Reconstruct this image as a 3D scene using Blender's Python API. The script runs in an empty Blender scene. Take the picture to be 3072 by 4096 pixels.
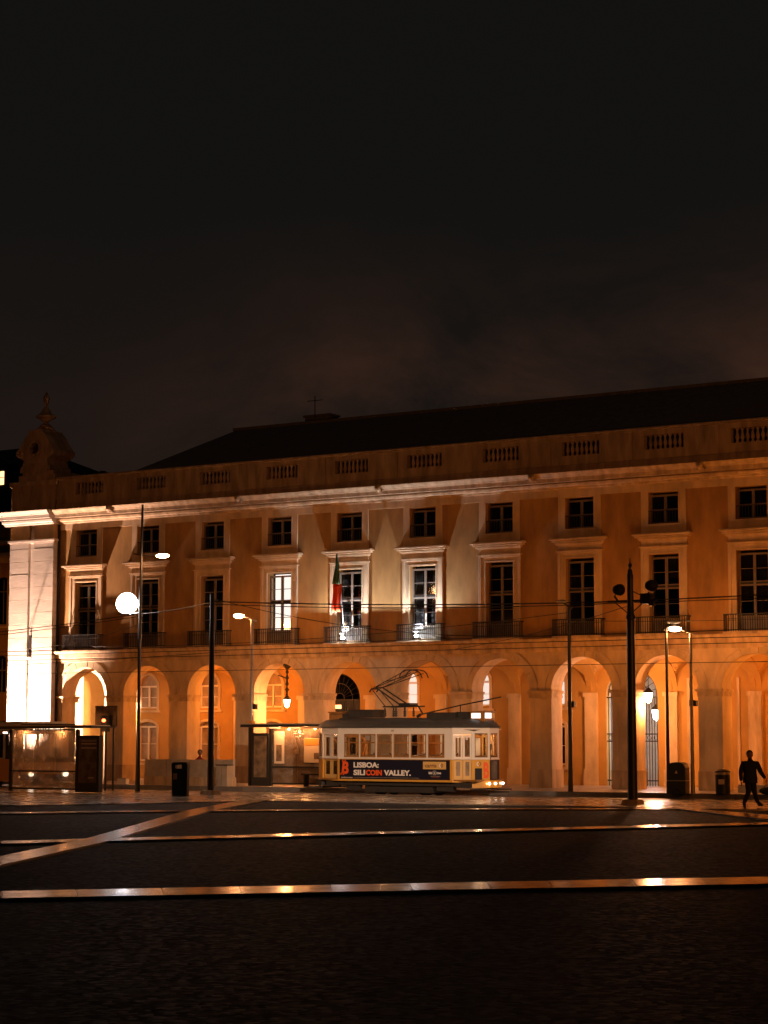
import bpy, bmesh, math, random
from mathutils import Vector, Matrix
R = math.radians
random.seed(7)
C = bpy.context.scene.collection
sc = bpy.context.scene

# ---------------------------------------------------------------- camera
THETA = 0.5522
cam_d = bpy.data.cameras.new('camera')
cam = bpy.data.objects.new('camera', cam_d); C.objects.link(cam)
CAM = Vector((62.06, -73.87, 2.3))
cam.location = CAM
cam.rotation_euler = (R(96.245), R(-0.05), R(31.639))
cam_d.sensor_fit = 'VERTICAL'; cam_d.sensor_height = 36; cam_d.lens = 71.07
cam_d.clip_start = 0.1; cam_d.clip_end = 3000
sc.camera = cam

# ---------------------------------------------------------------- view + world (night sky with a faint town glow)
sc.view_settings.view_transform = 'Standard'
sc.view_settings.look = 'None'
sc.view_settings.exposure = 0.0
sc.view_settings.gamma = 1.0
sc.view_settings.use_curve_mapping = False
sc.render.engine = 'CYCLES'
sc.cycles.use_denoising = True
sc.cycles.max_bounces = 6
sc.cycles.diffuse_bounces = 3
sc.cycles.sample_clamp_indirect = 4.0
sc.cycles.sample_clamp_direct = 0.0

w = bpy.data.worlds.new('World'); sc.world = w; w.use_nodes = True
nt = w.node_tree; nt.nodes.clear()
def N(tree, t, **kw):
    n = tree.nodes.new(t)
    for k, v in kw.items(): setattr(n, k, v)
    return n
out = N(nt, 'ShaderNodeOutputWorld'); bg = N(nt, 'ShaderNodeBackground')
tc = N(nt, 'ShaderNodeTexCoord'); sep = N(nt, 'ShaderNodeSeparateXYZ')
nt.links.new(tc.outputs['Generated'], sep.inputs[0])
ramp = N(nt, 'ShaderNodeValToRGB')
nt.links.new(sep.outputs['Z'], ramp.inputs[0])
cr = ramp.color_ramp
cr.elements[0].position = 0.0; cr.elements[0].color = (0.0105, 0.0076, 0.0062, 1)
cr.elements[1].position = 1.0; cr.elements[1].color = (0.0056, 0.0056, 0.0052, 1)
e = cr.elements.new(0.18); e.color = (0.0088, 0.0066, 0.0056, 1)
e = cr.elements.new(0.27); e.color = (0.0062, 0.0059, 0.0054, 1)
# low cloud lit from below by the town
noi = N(nt, 'ShaderNodeTexNoise'); noi.inputs['Scale'].default_value = 5.5; noi.inputs['Detail'].default_value = 9
noi.inputs['Roughness'].default_value = 0.62; noi.inputs['Distortion'].default_value = 0.5
mp = N(nt, 'ShaderNodeMapping'); mp.inputs['Scale'].default_value = (1, 1, 2.2); mp.inputs['Location'].default_value = (3.1, 0.4, 0.7)
nt.links.new(tc.outputs['Generated'], mp.inputs[0]); nt.links.new(mp.outputs[0], noi.inputs['Vector'])
r2 = N(nt, 'ShaderNodeMapRange'); r2.inputs['From Min'].default_value = 0.40; r2.inputs['From Max'].default_value = 0.74
nt.links.new(noi.outputs['Fac'], r2.inputs['Value'])
el = N(nt, 'ShaderNodeMapRange', interpolation_type='SMOOTHSTEP'); el.inputs['From Min'].default_value = 0.27; el.inputs['From Max'].default_value = 0.10
nt.links.new(sep.outputs['Z'], el.inputs['Value'])
az = N(nt, 'ShaderNodeVectorMath', operation='DOT_PRODUCT'); az.inputs[1].default_value = (-0.18, 0.98, 0.0)
nt.links.new(tc.outputs['Generated'], az.inputs[0])
azr = N(nt, 'ShaderNodeMapRange', interpolation_type='SMOOTHSTEP'); azr.inputs['From Min'].default_value = 0.84; azr.inputs['From Max'].default_value = 0.955
azr.inputs['To Min'].default_value = 0.08
nt.links.new(az.outputs['Value'], azr.inputs['Value'])
m1 = N(nt, 'ShaderNodeMath', operation='MULTIPLY'); m2_ = N(nt, 'ShaderNodeMath', operation='MULTIPLY')
nt.links.new(r2.outputs[0], m1.inputs[0]); nt.links.new(el.outputs[0], m1.inputs[1]); nt.links.new(m1.outputs[0], m2_.inputs[0]); nt.links.new(azr.outputs[0], m2_.inputs[1])
mx = N(nt, 'ShaderNodeMix', data_type='RGBA', blend_type='ADD'); mx.inputs[0].default_value = 1
gl = N(nt, 'ShaderNodeMix', data_type='RGBA'); gl.inputs[6].default_value = (0, 0, 0, 1); gl.inputs[7].default_value = (0.070, 0.025, 0.011, 1)
nt.links.new(m2_.outputs[0], gl.inputs[0])
nt.links.new(ramp.outputs[0], mx.inputs[6]); nt.links.new(gl.outputs[2], mx.inputs[7])
nt.links.new(mx.outputs[2], bg.inputs[0]); bg.inputs[1].default_value = 1.0
nt.links.new(bg.outputs[0], out.inputs[0])

# lamp colours and powers (the lamps themselves are placed by their builders)
SODIUM = (1.0, 0.275, 0.026)
SODIUM_PALE = (1.0, 0.38, 0.12)
WHITE = (0.90, 0.95, 1.0)
WARM = (1.0, 0.62, 0.34)

# ---------------------------------------------------------------- materials
MATS = {}
def mat(name, col, rough=0.7, var=0.0, scale=2.0, bump=0.0, bscale=30.0, metal=0.0, spec=0.5, col2=None, stretch=(1, 1, 1), vr=0.0, coat=0.0, dist=0.02):
    m = bpy.data.materials.new(name); m.use_nodes = True; t = m.node_tree
    b = t.nodes['Principled BSDF']
    b.inputs['Roughness'].default_value = rough; b.inputs['Metallic'].default_value = metal
    b.inputs['Specular IOR Level'].default_value = spec
    b.inputs['Coat Weight'].default_value = coat
    b.inputs['Base Color'].default_value = (*col, 1)
    if var or col2 or bump or vr:
        co = N(t, 'ShaderNodeTexCoord'); ma = N(t, 'ShaderNodeMapping'); ma.inputs['Scale'].default_value = stretch
        geo = N(t, 'ShaderNodeNewGeometry')
        t.links.new(geo.outputs['Position'], ma.inputs[0])
    if var or col2:
        n1 = N(t, 'ShaderNodeTexNoise'); n1.inputs['Scale'].default_value = scale; n1.inputs['Detail'].default_value = 8; n1.inputs['Roughness'].default_value = 0.6
        t.links.new(ma.outputs[0], n1.inputs['Vector'])
        rp = N(t, 'ShaderNodeValToRGB'); rp.color_ramp.elements[0].position = 0.32; rp.color_ramp.elements[1].position = 0.68
        c2 = col2 or tuple(max(0, c * (1 - var)) for c in col)
        rp.color_ramp.elements[0].color = (*c2, 1); rp.color_ramp.elements[1].color = (*[min(1, c * (1 + var * .35)) for c in col], 1)
        t.links.new(n1.outputs['Fac'], rp.inputs[0]); t.links.new(rp.outputs[0], b.inputs['Base Color'])
    if vr:
        n3 = N(t, 'ShaderNodeTexNoise'); n3.inputs['Scale'].default_value = scale * 1.7; n3.inputs['Detail'].default_value = 5
        t.links.new(ma.outputs[0], n3.inputs['Vector'])
        mr = N(t, 'ShaderNodeMapRange'); mr.inputs['From Min'].default_value = 0.3; mr.inputs['From Max'].default_value = 0.7
        mr.inputs['To Min'].default_value = max(0.03, rough - vr); mr.inputs['To Max'].default_value = min(1, rough + vr)
        t.links.new(n3.outputs['Fac'], mr.inputs['Value']); t.links.new(mr.outputs[0], b.inputs['Roughness'])
    if bump:
        n2 = N(t, 'ShaderNodeTexNoise'); n2.inputs['Scale'].default_value = bscale; n2.inputs['Detail'].default_value = 4
        t.links.new(ma.outputs[0], n2.inputs['Vector'])
        bp = N(t, 'ShaderNodeBump'); bp.inputs['Strength'].default_value = bump; bp.inputs['Distance'].default_value = dist
        t.links.new(n2.outputs['Fac'], bp.inputs['Height']); t.links.new(bp.outputs[0], b.inputs['Normal'])
    MATS[name] = m
    return m
def emat(name, col, strength):
    m = bpy.data.materials.new(name); m.use_nodes = True; t = m.node_tree; b = t.nodes['Principled BSDF']
    b.inputs['Base Color'].default_value = (*[c * .5 for c in col], 1)
    b.inputs['Emission Color'].default_value = (*col, 1); b.inputs['Emission Strength'].default_value = strength
    return m
def glassmat(name, tint, alpha, rough=0.05, refl=0.14):
    m = bpy.data.materials.new(name); m.use_nodes = True; t = m.node_tree; t.nodes.clear()
    o = N(t, 'ShaderNodeOutputMaterial'); g = N(t, 'ShaderNodeBsdfGlossy'); tr = N(t, 'ShaderNodeBsdfTransparent')
    g.inputs['Roughness'].default_value = rough; tr.inputs[0].default_value = (*[c * alpha for c in tint], 1)
    mixs = N(t, 'ShaderNodeMixShader'); fr = N(t, 'ShaderNodeLayerWeight'); fr.inputs[0].default_value = 0.35
    mr = N(t, 'ShaderNodeMapRange'); mr.inputs['To Min'].default_value = refl * .5; mr.inputs['To Max'].default_value = min(1, refl * 3)
    t.links.new(fr.outputs['Fresnel'], mr.inputs['Value']); t.links.new(mr.outputs[0], mixs.inputs[0])
    t.links.new(tr.outputs[0], mixs.inputs[1]); t.links.new(g.outputs[0], mixs.inputs[2]); t.links.new(mixs.outputs[0], o.inputs[0])
    return m

M = dict(
    stone=mat('pale_limestone', (0.56, 0.42, 0.27), 0.75, var=0.35, scale=0.9, bump=0.35, bscale=14, stretch=(1.6, 1.6, .6)),
    stone_d=mat('weathered_limestone', (0.50, 0.37, 0.235), 0.8, var=0.45, scale=1.4, bump=0.5, bscale=10, stretch=(2.2, 2.2, .45)),
    stone_w=mat('clean_limestone', (0.60, 0.53, 0.46), 0.7, var=0.22, scale=1.1, bump=0.6, bscale=7, stretch=(0.7, 0.7, 3.5)),
    stucco=mat('ochre_stucco', (0.37, 0.205, 0.065), 0.85, var=0.38, scale=0.9, bump=0.2, bscale=25, stretch=(1.6, 1.6, .5)),
    vault=mat('vault_plaster', (0.43, 0.245, 0.065), 0.85, var=0.18, scale=0.9, bump=0.15, bscale=20),
    roof=mat('clay_tiles', (0.16, 0.155, 0.15), 0.9, var=0.3, scale=3),
    frame=mat('window_paint', (0.17, 0.14, 0.115), 0.5, var=0.15, scale=6),
    dark_room=mat('dark_room', (0.02, 0.018, 0.016), 0.9),
    iron=mat('black_iron', (0.022, 0.021, 0.020), 0.55, metal=0.2),
    pole=mat('dark_painted_steel', (0.045, 0.045, 0.045), 0.42, var=0.2, scale=5, metal=0.3),
    galv=mat('galvanised_steel', (0.42, 0.40, 0.38), 0.4, metal=0.5, var=0.15, scale=6),
    cobble=mat('wet_dark_paving', (0.021, 0.026, 0.032), 0.60, var=0.4, scale=3.0, bump=0.4, bscale=38, spec=0.08, dist=0.015),
    band=mat('pale_stone_band', (0.17, 0.155, 0.145), 0.19, var=0.35, scale=1.3, bump=0.03, bscale=9, vr=0.04, spec=0.5, dist=0.008),
    pave=mat('wet_limestone_paving', (0.30, 0.25, 0.21), 0.26, var=0.35, scale=0.55, bump=0.05, bscale=9, vr=0.10, spec=0.55, dist=0.01),
    side=mat('sidewalk_limestone', (0.24, 0.20, 0.17), 0.4, var=0.35, scale=0.8, bump=0.3, bscale=8, vr=0.12),
    asphalt=mat('road_asphalt', (0.05, 0.045, 0.042), 0.5, var=0.35, scale=1.5, bump=0.4, bscale=30, vr=0.1),
    rail=mat('rail_steel', (0.4, 0.38, 0.36), 0.25, metal=1.0),
    cream=mat('cream_paint', (0.72, 0.66, 0.60), 0.38, var=0.06, scale=3, coat=0.2),
    yellow=mat('yellow_paint', (0.66, 0.33, 0.05), 0.38, var=0.08, scale=3, coat=0.2),
    navy=mat('navy_vinyl', (0.010, 0.010, 0.022), 0.35),
    wood=mat('varnished_wood', (0.34, 0.15, 0.035), 0.45, var=0.35, scale=5),
    dgrey=mat('dark_grey_roof_paint', (0.060, 0.054, 0.050), 0.55, var=0.25, scale=4),
    black=mat('black_rubber', (0.012, 0.012, 0.012), 0.6),
    under=mat('undercarriage_iron', (0.03, 0.024, 0.02), 0.7, var=0.3, scale=6),
    buscol=mat('bus_white_paint', (0.55, 0.50, 0.44), 0.35, var=0.1, scale=3),
    bin=mat('dark_green_plastic', (0.018, 0.022, 0.024), 0.5, var=0.2, scale=6),
    binr=mat('recycling_green_shell', (0.035, 0.045, 0.05), 0.5, var=0.25, scale=4),
    label=mat('orange_sticker', (0.62, 0.30, 0.06), 0.5),
    wlabel=mat('pale_sticker', (0.7, 0.58, 0.45), 0.5),
    white=mat('white_print', (0.80, 0.74, 0.70), 0.5),
    red=mat('orange_red_print', (0.80, 0.10, 0.012), 0.5),
    brown=mat('brown_print', (0.22, 0.10, 0.03), 0.5),
    tan=mat('tan_print', (0.62, 0.38, 0.12), 0.5),
    curtain=mat('white_curtain', (0.7, 0.7, 0.7), 0.9),
    cloth=mat('dark_wool', (0.012, 0.012, 0.014), 0.9, bump=0.3, bscale=40),
    skin=mat('skin', (0.20, 0.11, 0.07), 0.6),
    redcloth=mat('dark_red_cloth', (0.16, 0.015, 0.012), 0.9),
    green=mat('flag_green', (0.03, 0.10, 0.04), 0.8),
    flagred=mat('flag_red', (0.75, 0.07, 0.012), 0.8),
    concrete=mat('pale_concrete', (0.40, 0.34, 0.28), 0.8, var=0.25, scale=2, bump=0.3, bscale=12),
    poster_d=mat('dim_poster', (0.22, 0.15, 0.09), 0.6, var=0.6, scale=4),
    darkbuild=mat('unlit_render', (0.012, 0.012, 0.012), 0.9),
    leaf=mat('dark_leaves', (0.02, 0.03, 0.015), 0.9),
    wire=mat('black_cable', (0.015, 0.014, 0.013), 0.6),
)
m = MATS['wet_dark_paving']; t = m.node_tree; b = t.nodes['Principled BSDF']
geo = N(t, 'ShaderNodeNewGeometry'); vo = N(t, 'ShaderNodeTexVoronoi'); vo.inputs['Scale'].default_value = 11; vo.inputs['Randomness'].default_value = .55
vd = N(t, 'ShaderNodeTexVoronoi', feature='DISTANCE_TO_EDGE'); vd.inputs['Scale'].default_value = 11; vd.inputs['Randomness'].default_value = .55
t.links.new(geo.outputs['Position'], vo.inputs['Vector']); t.links.new(geo.outputs['Position'], vd.inputs['Vector'])
sv = N(t, 'ShaderNodeSeparateColor'); t.links.new(vo.outputs['Color'], sv.inputs[0])
mr = N(t, 'ShaderNodeMapRange'); mr.inputs['To Min'].default_value = .6; mr.inputs['To Max'].default_value = 1.4; t.links.new(sv.outputs[0], mr.inputs['Value'])
src = b.inputs['Base Color'].links[0].from_socket
ml = N(t, 'ShaderNodeVectorMath', operation='SCALE'); t.links.new(src, ml.inputs[0]); t.links.new(mr.outputs[0], ml.inputs['Scale']); t.links.new(ml.outputs[0], b.inputs['Base Color'])
mr2 = N(t, 'ShaderNodeMapRange'); mr2.inputs['To Min'].default_value = .58; mr2.inputs['To Max'].default_value = .92; t.links.new(sv.outputs[1], mr2.inputs['Value']); t.links.new(mr2.outputs[0], b.inputs['Roughness'])
bp = N(t, 'ShaderNodeBump'); bp.inputs['Strength'].default_value = .22; bp.inputs['Distance'].default_value = .006
mr3 = N(t, 'ShaderNodeMapRange'); mr3.inputs['From Max'].default_value = .12; t.links.new(vd.outputs['Distance'], mr3.inputs['Value']); t.links.new(mr3.outputs[0], bp.inputs['Height'])
old = b.inputs['Normal'].links[0].from_socket; t.links.new(old, bp.inputs['Normal']); t.links.new(bp.outputs[0], b.inputs['Normal'])
M['pane'] = glassmat('dark_window_glass', (0.7, 0.7, 0.7), 0.55, 0.06, 0.07)
M['clear'] = glassmat('clear_glass', (0.95, 0.93, 0.9), 0.92, 0.03, 0.12)
M['shelterglass_unused'] = glassmat('wet_shelter_glass_sheen', (0.9, 0.85, 0.8), 0.85, 0.12, 0.16)
m = glassmat('wet_shelter_glass_sheen', (0.95, 0.9, 0.85), 0.85, 0.10, 0.18); t = m.node_tree
dif = N(t, 'ShaderNodeBsdfDiffuse'); dif.inputs[0].default_value = (0.8, 0.7, 0.6, 1); tl = N(t, 'ShaderNodeBsdfTranslucent'); tl.inputs[0].default_value = (0.8, 0.7, 0.6, 1)  # pale warm film over the glass, standing for its bright reflections
mm = N(t, 'ShaderNodeMixShader'); mm2 = N(t, 'ShaderNodeMixShader'); o_ = [n for n in t.nodes if n.type == 'OUTPUT_MATERIAL'][0]; src = o_.inputs[0].links[0].from_socket
nz = N(t, 'ShaderNodeTexNoise'); nz.inputs['Scale'].default_value = 3.0; nz.inputs['Detail'].default_value = 6; gg = N(t, 'ShaderNodeNewGeometry'); t.links.new(gg.outputs['Position'], nz.inputs['Vector'])
rr = N(t, 'ShaderNodeMapRange'); rr.inputs['From Min'].default_value = .35; rr.inputs['From Max'].default_value = .7; rr.inputs['To Min'].default_value = .06; rr.inputs['To Max'].default_value = .34
t.links.new(nz.outputs['Fac'], rr.inputs['Value'])
t.links.new(dif.outputs[0], mm2.inputs[1]); t.links.new(tl.outputs[0], mm2.inputs[2]); mm2.inputs[0].default_value = .5
t.links.new(rr.outputs[0], mm.inputs[0]); t.links.new(src, mm.inputs[1]); t.links.new(mm2.outputs[0], mm.inputs[2]); t.links.new(mm.outputs[0], o_.inputs[0])
M['shelterglass'] = m
M['reflector'] = mat('white_enamel_reflector', (.85, .86, .87), .5)
M['lit_white'] = emat('lit_room_white', (1.0, 0.97, 0.93), 1.6)
M['lit_pale'] = emat('lit_room_pale', (0.86, 0.88, 0.84), 0.72)
M['bulb_w'] = emat('white_lamp', (0.95, 0.98, 1.0), 45)
M['bulb_wb'] = emat('white_flood_lamp', (0.95, 0.98, 1.0), 190)
M['bulb_f'] = emat('dazzling_flood_lamp', (0.95, 0.98, 1.0), 230)
M['bulb_o'] = emat('sodium_lamp', (1.0, 0.62, 0.34), 40)
M['bulb_l'] = emat('lantern_glow', (1.0, 0.72, 0.46), 14)
M['bulb_dim'] = emat('dim_lamp', (1.0, 0.50, 0.2), 3)
M['led'] = emat('led_display', (1.0, 0.72, 0.5), 5)
M['headl'] = emat('headlamp', (1.0, 0.80, 0.6), 8)
M['redl'] = emat('red_signal', (1.0, 0.10, 0.03), 12)
M['poster_l'] = None

# ---------------------------------------------------------------- mesh helpers
class MB:
    def __init__(s): s.v = []; s.f = []
    def add(s, vs, fs):
        o = len(s.v); s.v += [tuple(v) for v in vs]; s.f += [tuple(i + o for i in f) for f in fs]; return s
    def box(s, x0, x1, y0, y1, z0, z1):
        return s.add([(x0, y0, z0), (x1, y0, z0), (x1, y1, z0), (x0, y1, z0), (x0, y0, z1), (x1, y0, z1), (x1, y1, z1), (x0, y1, z1)],
                     [(0, 3, 2, 1), (4, 5, 6, 7), (0, 1, 5, 4), (1, 2, 6, 5), (2, 3, 7, 6), (3, 0, 4, 7)])
    def hexa(s, p):  # 8 points, same order as box
        return s.add(p, [(0, 3, 2, 1), (4, 5, 6, 7), (0, 1, 5, 4), (1, 2, 6, 5), (2, 3, 7, 6), (3, 0, 4, 7)])
    def profile_x(s, x0, x1, prof, m0=0.0, m1=0.0):  # closed (y,z) profile along x; m = mitre return per unit of -y
        n = len(prof)
        vs = [(x0 + m0 * y, y, z) for y, z in prof] + [(x1 - m1 * y, y, z) for y, z in prof]
        fs = [(i, (i + 1) % n, n + (i + 1) % n, n + i) for i in range(n)]
        fs += [tuple(range(n - 1, -1, -1)), tuple(range(n, 2 * n))]
        return s.add(vs, fs)
    def tube(s, pts, r, n=6, cap=True, r1=None):
        pts = [Vector(p) for p in pts]; L = len(pts); rings = []
        for i, p in enumerate(pts):
            d = (pts[min(i + 1, L - 1)] - pts[max(i - 1, 0)]).normalized()
            u = d.cross(Vector((0, 0, 1)));
            if u.length < 1e-3: u = Vector((1, 0, 0))
            u.normalize(); v = d.cross(u).normalized()
            rr = r if r1 is None else r + (r1 - r) * i / (L - 1)
            rings.append([p + u * rr * math.cos(a) + v * rr * math.sin(a) for a in [2 * math.pi * k / n for k in range(n)]])
        vs = [q for rg in rings for q in rg]; fs = []
        for i in range(L - 1):
            for k in range(n): fs.append((i * n + k, i * n + (k + 1) % n, (i + 1) * n + (k + 1) % n, (i + 1) * n + k))
        if cap: fs += [tuple(range(n - 1, -1, -1)), tuple(range((L - 1) * n, L * n))]
        return s.add(vs, fs)
    def lathe(s, cx, cy, prof, n=12, sq=False):  # prof [(r,z)]
        vs = []; L = len(prof)
        for r, z in prof:
            for k in range(n):
                a = 2 * math.pi * (k + (.5 if sq else 0)) / n
                vs.append((cx + r * math.cos(a), cy + r * math.sin(a), z))
        fs = [(i * n + k, i * n + (k + 1) % n, (i + 1) * n + (k + 1) % n, (i + 1) * n + k) for i in range(L - 1) for k in range(n)]
        fs += [tuple(range(n - 1, -1, -1)), tuple(range((L - 1) * n, L * n))]
        return s.add(vs, fs)
    def ball(s, c, r, n=12, m=8, sc3=(1, 1, 1)):
        pr = [(max(1e-3, r * math.sin(math.pi * i / m)), -r * math.cos(math.pi * i / m)) for i in range(m + 1)]
        o = len(s.v); s.lathe(0, 0, pr, n)
        for i in range(o, len(s.v)):
            x, y, z = s.v[i]; s.v[i] = (c[0] + x * sc3[0], c[1] + y * sc3[1], c[2] + z * sc3[2])
        return s
    def mesh(s, name, smooth=False):
        me = bpy.data.meshes.new(name); me.from_pydata(s.v, [], s.f); me.update()
        bm = bmesh.new(); bm.from_mesh(me); bmesh.ops.recalc_face_normals(bm, faces=bm.faces); bm.to_mesh(me); bm.free()
        if smooth:
            for p in me.polygons: p.use_smooth = True
            try: me.set_sharp_from_angle(angle=R(40))
            except Exception: pass
        return me
    def build(s, name, m, parent=None, smooth=False, loc=None):
        return place(name, s.mesh(name, smooth), m, parent, loc)
MESHCACHE = {}
def place(name, me, m, parent=None, loc=None, rotz=0):
    if m and not me.materials: me.materials.append(m)
    elif m and me.materials[0] != m:
        key = (me.name, m.name)
        if key not in MESHCACHE:
            c = me.copy(); c.materials.clear(); c.materials.append(m); MESHCACHE[key] = c
        me = MESHCACHE[key]
    o = bpy.data.objects.new(name, me); C.objects.link(o)
    if parent: o.parent = parent
    if loc: o.location = loc
    if rotz: o.rotation_euler.z = rotz
    return o
def tag(o, label=None, cat=None, group=None, kind=None):
    if label: o['label'] = label
    if cat: o['category'] = cat
    if group: o['group'] = group
    if kind: o['kind'] = kind
    return o
def thing(name, loc, label, cat, group=None, rotz=0):
    o = bpy.data.objects.new(name, None); C.objects.link(o); o.empty_display_size = .3
    o.location = loc; o.rotation_euler.z = rotz
    return tag(o, label, cat, group)
def text(name, s, size, m, parent, loc, rot=(R(90), 0, 0), bold=0.0, sx=1.0, depth=0.004, align='LEFT'):
    cu = bpy.data.curves.new(name, 'FONT'); cu.body = s; cu.size = size; cu.offset = bold; cu.extrude = depth; cu.align_x = align
    cu.resolution_u = 3
    tmp = bpy.data.objects.new(name + '_tmp', cu); C.objects.link(tmp)
    dg = bpy.context.evaluated_depsgraph_get(); dg.update()
    me = bpy.data.meshes.new_from_object(tmp.evaluated_get(dg)); me.name = name
    bpy.data.objects.remove(tmp)
    me.materials.clear(); me.materials.append(m)
    o = bpy.data.objects.new(name, me); C.objects.link(o); o.parent = parent; o.location = loc; o.rotation_euler = rot; o.scale = (sx, 1, 1)
    return o
def fit(o, x0, x1, z0, z1):
    xs = [v.co.x for v in o.data.vertices]; ys = [v.co.y for v in o.data.vertices]
    sx = (x1 - x0) / (max(xs) - min(xs)); sy = (z1 - z0) / (max(ys) - min(ys))
    o.scale = (sx, sy, 1); o.location.x = x0 - min(xs) * sx; o.location.z = z0 - min(ys) * sy
def lamp(name, kind, loc, power, col, parent=None, size=0.08, spot=None, blend=0.3, target=None):
    l = bpy.data.lights.new(name, kind); l.energy = power; l.color = col
    if kind in ('POINT', 'SPOT'): l.shadow_soft_size = size
    if kind == 'SPOT': l.spot_size = spot; l.spot_blend = blend
    o = bpy.data.objects.new(name, l); C.objects.link(o); o.location = loc
    if parent:
        o.parent = parent
    if target is not None:
        base = Vector(loc) + (parent.location if parent else Vector((0, 0, 0)))
        o.rotation_euler = (Vector(target) - base).to_track_quat('-Z', 'Y').to_euler()
    return o

# slab in the xz plane with openings.  holes: (x0,x1,z0,z1,arch) ; arch = True -> semicircular head above z1
def slab(mb, x0, x1, z0, z1, y0, y1, holes, seg=14):
    xs = {round(x0, 5), round(x1, 5)}
    for a, b, c, d, ar in holes:
        xs |= {round(a, 5), round(b, 5)}
        if ar:
            m_, r_ = (a + b) / 2, (b - a) / 2
            for i in range(1, seg * 2): xs.add(round(m_ - r_ * math.cos(math.pi * i / (2 * seg)), 5))
    xs = sorted(x for x in xs if x0 - 1e-6 <= x <= x1 + 1e-6)
    def top(h, x):
        a, b, c, d, ar = h
        if not ar: return d
        m_, r_ = (a + b) / 2, (b - a) / 2
        return d + math.sqrt(max(0, r_ * r_ - (x - m_) ** 2)) * (1 if ar is True else ar)
    for xa, xb in zip(xs, xs[1:]):
        xm = (xa + xb) / 2
        hs = sorted([h for h in holes if h[0] < xm < h[1]], key=lambda h: h[2])
        zc = (z0, z0)
        for h in hs:
            za = h[2]
            if za > zc[0] + 1e-5 or za > zc[1] + 1e-5:
                quadcol(mb, xa, xb, y0, y1, zc, (za, za))
            zc = (top(h, xa), top(h, xb))
        quadcol(mb, xa, xb, y0, y1, zc, (z1, z1))
    for h in holes:   # jambs
        a, b, c, d, ar = h
        for x in (a, b): mb.add([(x, y0, c), (x, y1, c), (x, y1, d), (x, y0, d)], [(0, 1, 2, 3)])
    for x in (x0, x1): mb.add([(x, y0, z0), (x, y1, z0), (x, y1, z1), (x, y0, z1)], [(0, 1, 2, 3)])
def quadcol(mb, xa, xb, y0, y1, za, zb):
    vs = [(xa, y0, za[0]), (xb, y0, za[1]), (xb, y0, zb[1]), (xa, y0, zb[0]), (xa, y1, za[0]), (xb, y1, za[1]), (xb, y1, zb[1]), (xa, y1, zb[0])]
    mb.add(vs, [(0, 1, 2, 3), (5, 4, 7, 6), (0, 4, 5, 1), (3, 2, 6, 7)])
def arc_ring(mb, cx, cz, r0, r1, y0, y1, n=24, a0=0.0, a1=math.pi):
    vs = []
    for i in range(n + 1):
        a = a0 + (a1 - a0) * i / n
        for r, y in ((r0, y0), (r1, y0), (r1, y1), (r0, y1)): vs.append((cx + r * math.cos(a), y, cz + r * math.sin(a)))
    fs = []
    for i in range(n):
        for k in range(4): fs.append((i * 4 + k, i * 4 + (k + 1) % 4, (i + 1) * 4 + (k + 1) % 4, (i + 1) * 4 + k))
    fs += [(0, 1, 2, 3), tuple(n * 4 + k for k in (3, 2, 1, 0))]
    return mb.add(vs, fs)

# ================================================================ GROUND
def sheet(name, pts, z, m, parent=None):
    me = bpy.data.meshes.new(name); me.from_pydata([(x, y, z) for x, y in pts], [], [tuple(range(len(pts)))]); me.update()
    if me.polygons[0].normal.z < 0: me.flip_normals()
    return place(name, me, m, parent)
tag(sheet('ground', [(-600, -600), (600, -600), (600, -8.6), (-600, -8.6)], -0.03, M['cobble']), kind='structure')
tag(sheet('far_ground', [(-600, -8.6), (600, -8.6), (600, 900), (-600, 900)], -0.08, M['asphalt']), kind='structure')
def slabsheet(name, pts, z0, z1, m):
    mb = MB(); n = len(pts)
    mb.add([(x, y, z0) for x, y in pts] + [(x, y, z1) for x, y in pts],
           [tuple(range(n, 2 * n))] + [(i, (i + 1) % n, n + (i + 1) % n, n + i) for i in range(n)])
    return tag(mb.build(name, m), kind='structure')
STRIP = [(-60, -8.6), (-60, -60), (-2, -52), (8, -38), (17.4, -24.76), (19.33, -22.12), (21.3, -17.6), (22.0, -16.4), (24.3, -15.6), (30.1, -15.5), (34.8, -15.2), (38.2, -15.4), (44, -15.2), (90, -12.5), (90, -8.6)]
slabsheet('pavement', STRIP, -0.03, 0.0, M['pave'])
slabsheet('pavement_edge', [(-60, -8.75), (90, -8.75), (90, -8.45), (-60, -8.45)], -0.2, 0.006, M['side'])
# far sidewalk with kerb
KERB = [(-60, -1.2), (-6, -1.4), (-2, -2.2), (2.5, -4.2), (5, -5.4), (8, -5.8), (36, -3.8), (90, 0.0)]
def kerb_y(x):
    for (xa, ya), (xb, yb) in zip(KERB, KERB[1:]):
        if xa <= x <= xb: return ya + (yb - ya) * (x - xa) / (xb - xa)
    return 0
slabsheet('sidewalk', [(x, y + .25) for x, y in KERB] + [(90, 6.5), (-60, 6.5)], -0.1, 0.10, M['side'])
kb = MB()
for (xa, ya), (xb, yb) in zip(KERB, KERB[1:]):
    n = int((xb - xa) / 1.0)
    for i in range(n):
        a, b_ = i / n, (i + .985) / n
        x0, y0, x1, y1 = xa + (xb - xa) * a, ya + (yb - ya) * a, xa + (xb - xa) * b_, ya + (yb - ya) * b_
        kb.hexa([(x0, y0, -.1), (x1, y1, -.1), (x1, y1 + .25, -.1), (x0, y0 + .25, -.1), (x0, y0 + .02, .105), (x1, y1 + .02, .105), (x1, y1 + .25, .105), (x0, y0 + .25, .105)])
tag(kb.build('kerb', M['band']), kind='structure')
# tram rails set in the road
rl = MB()
for y in (-7.45, -6.55): rl.box(-60, 90, y - .035, y + .035, -.09, -.072)
tag(rl.build('tram_rails', M['rail']), kind='structure')
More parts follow.
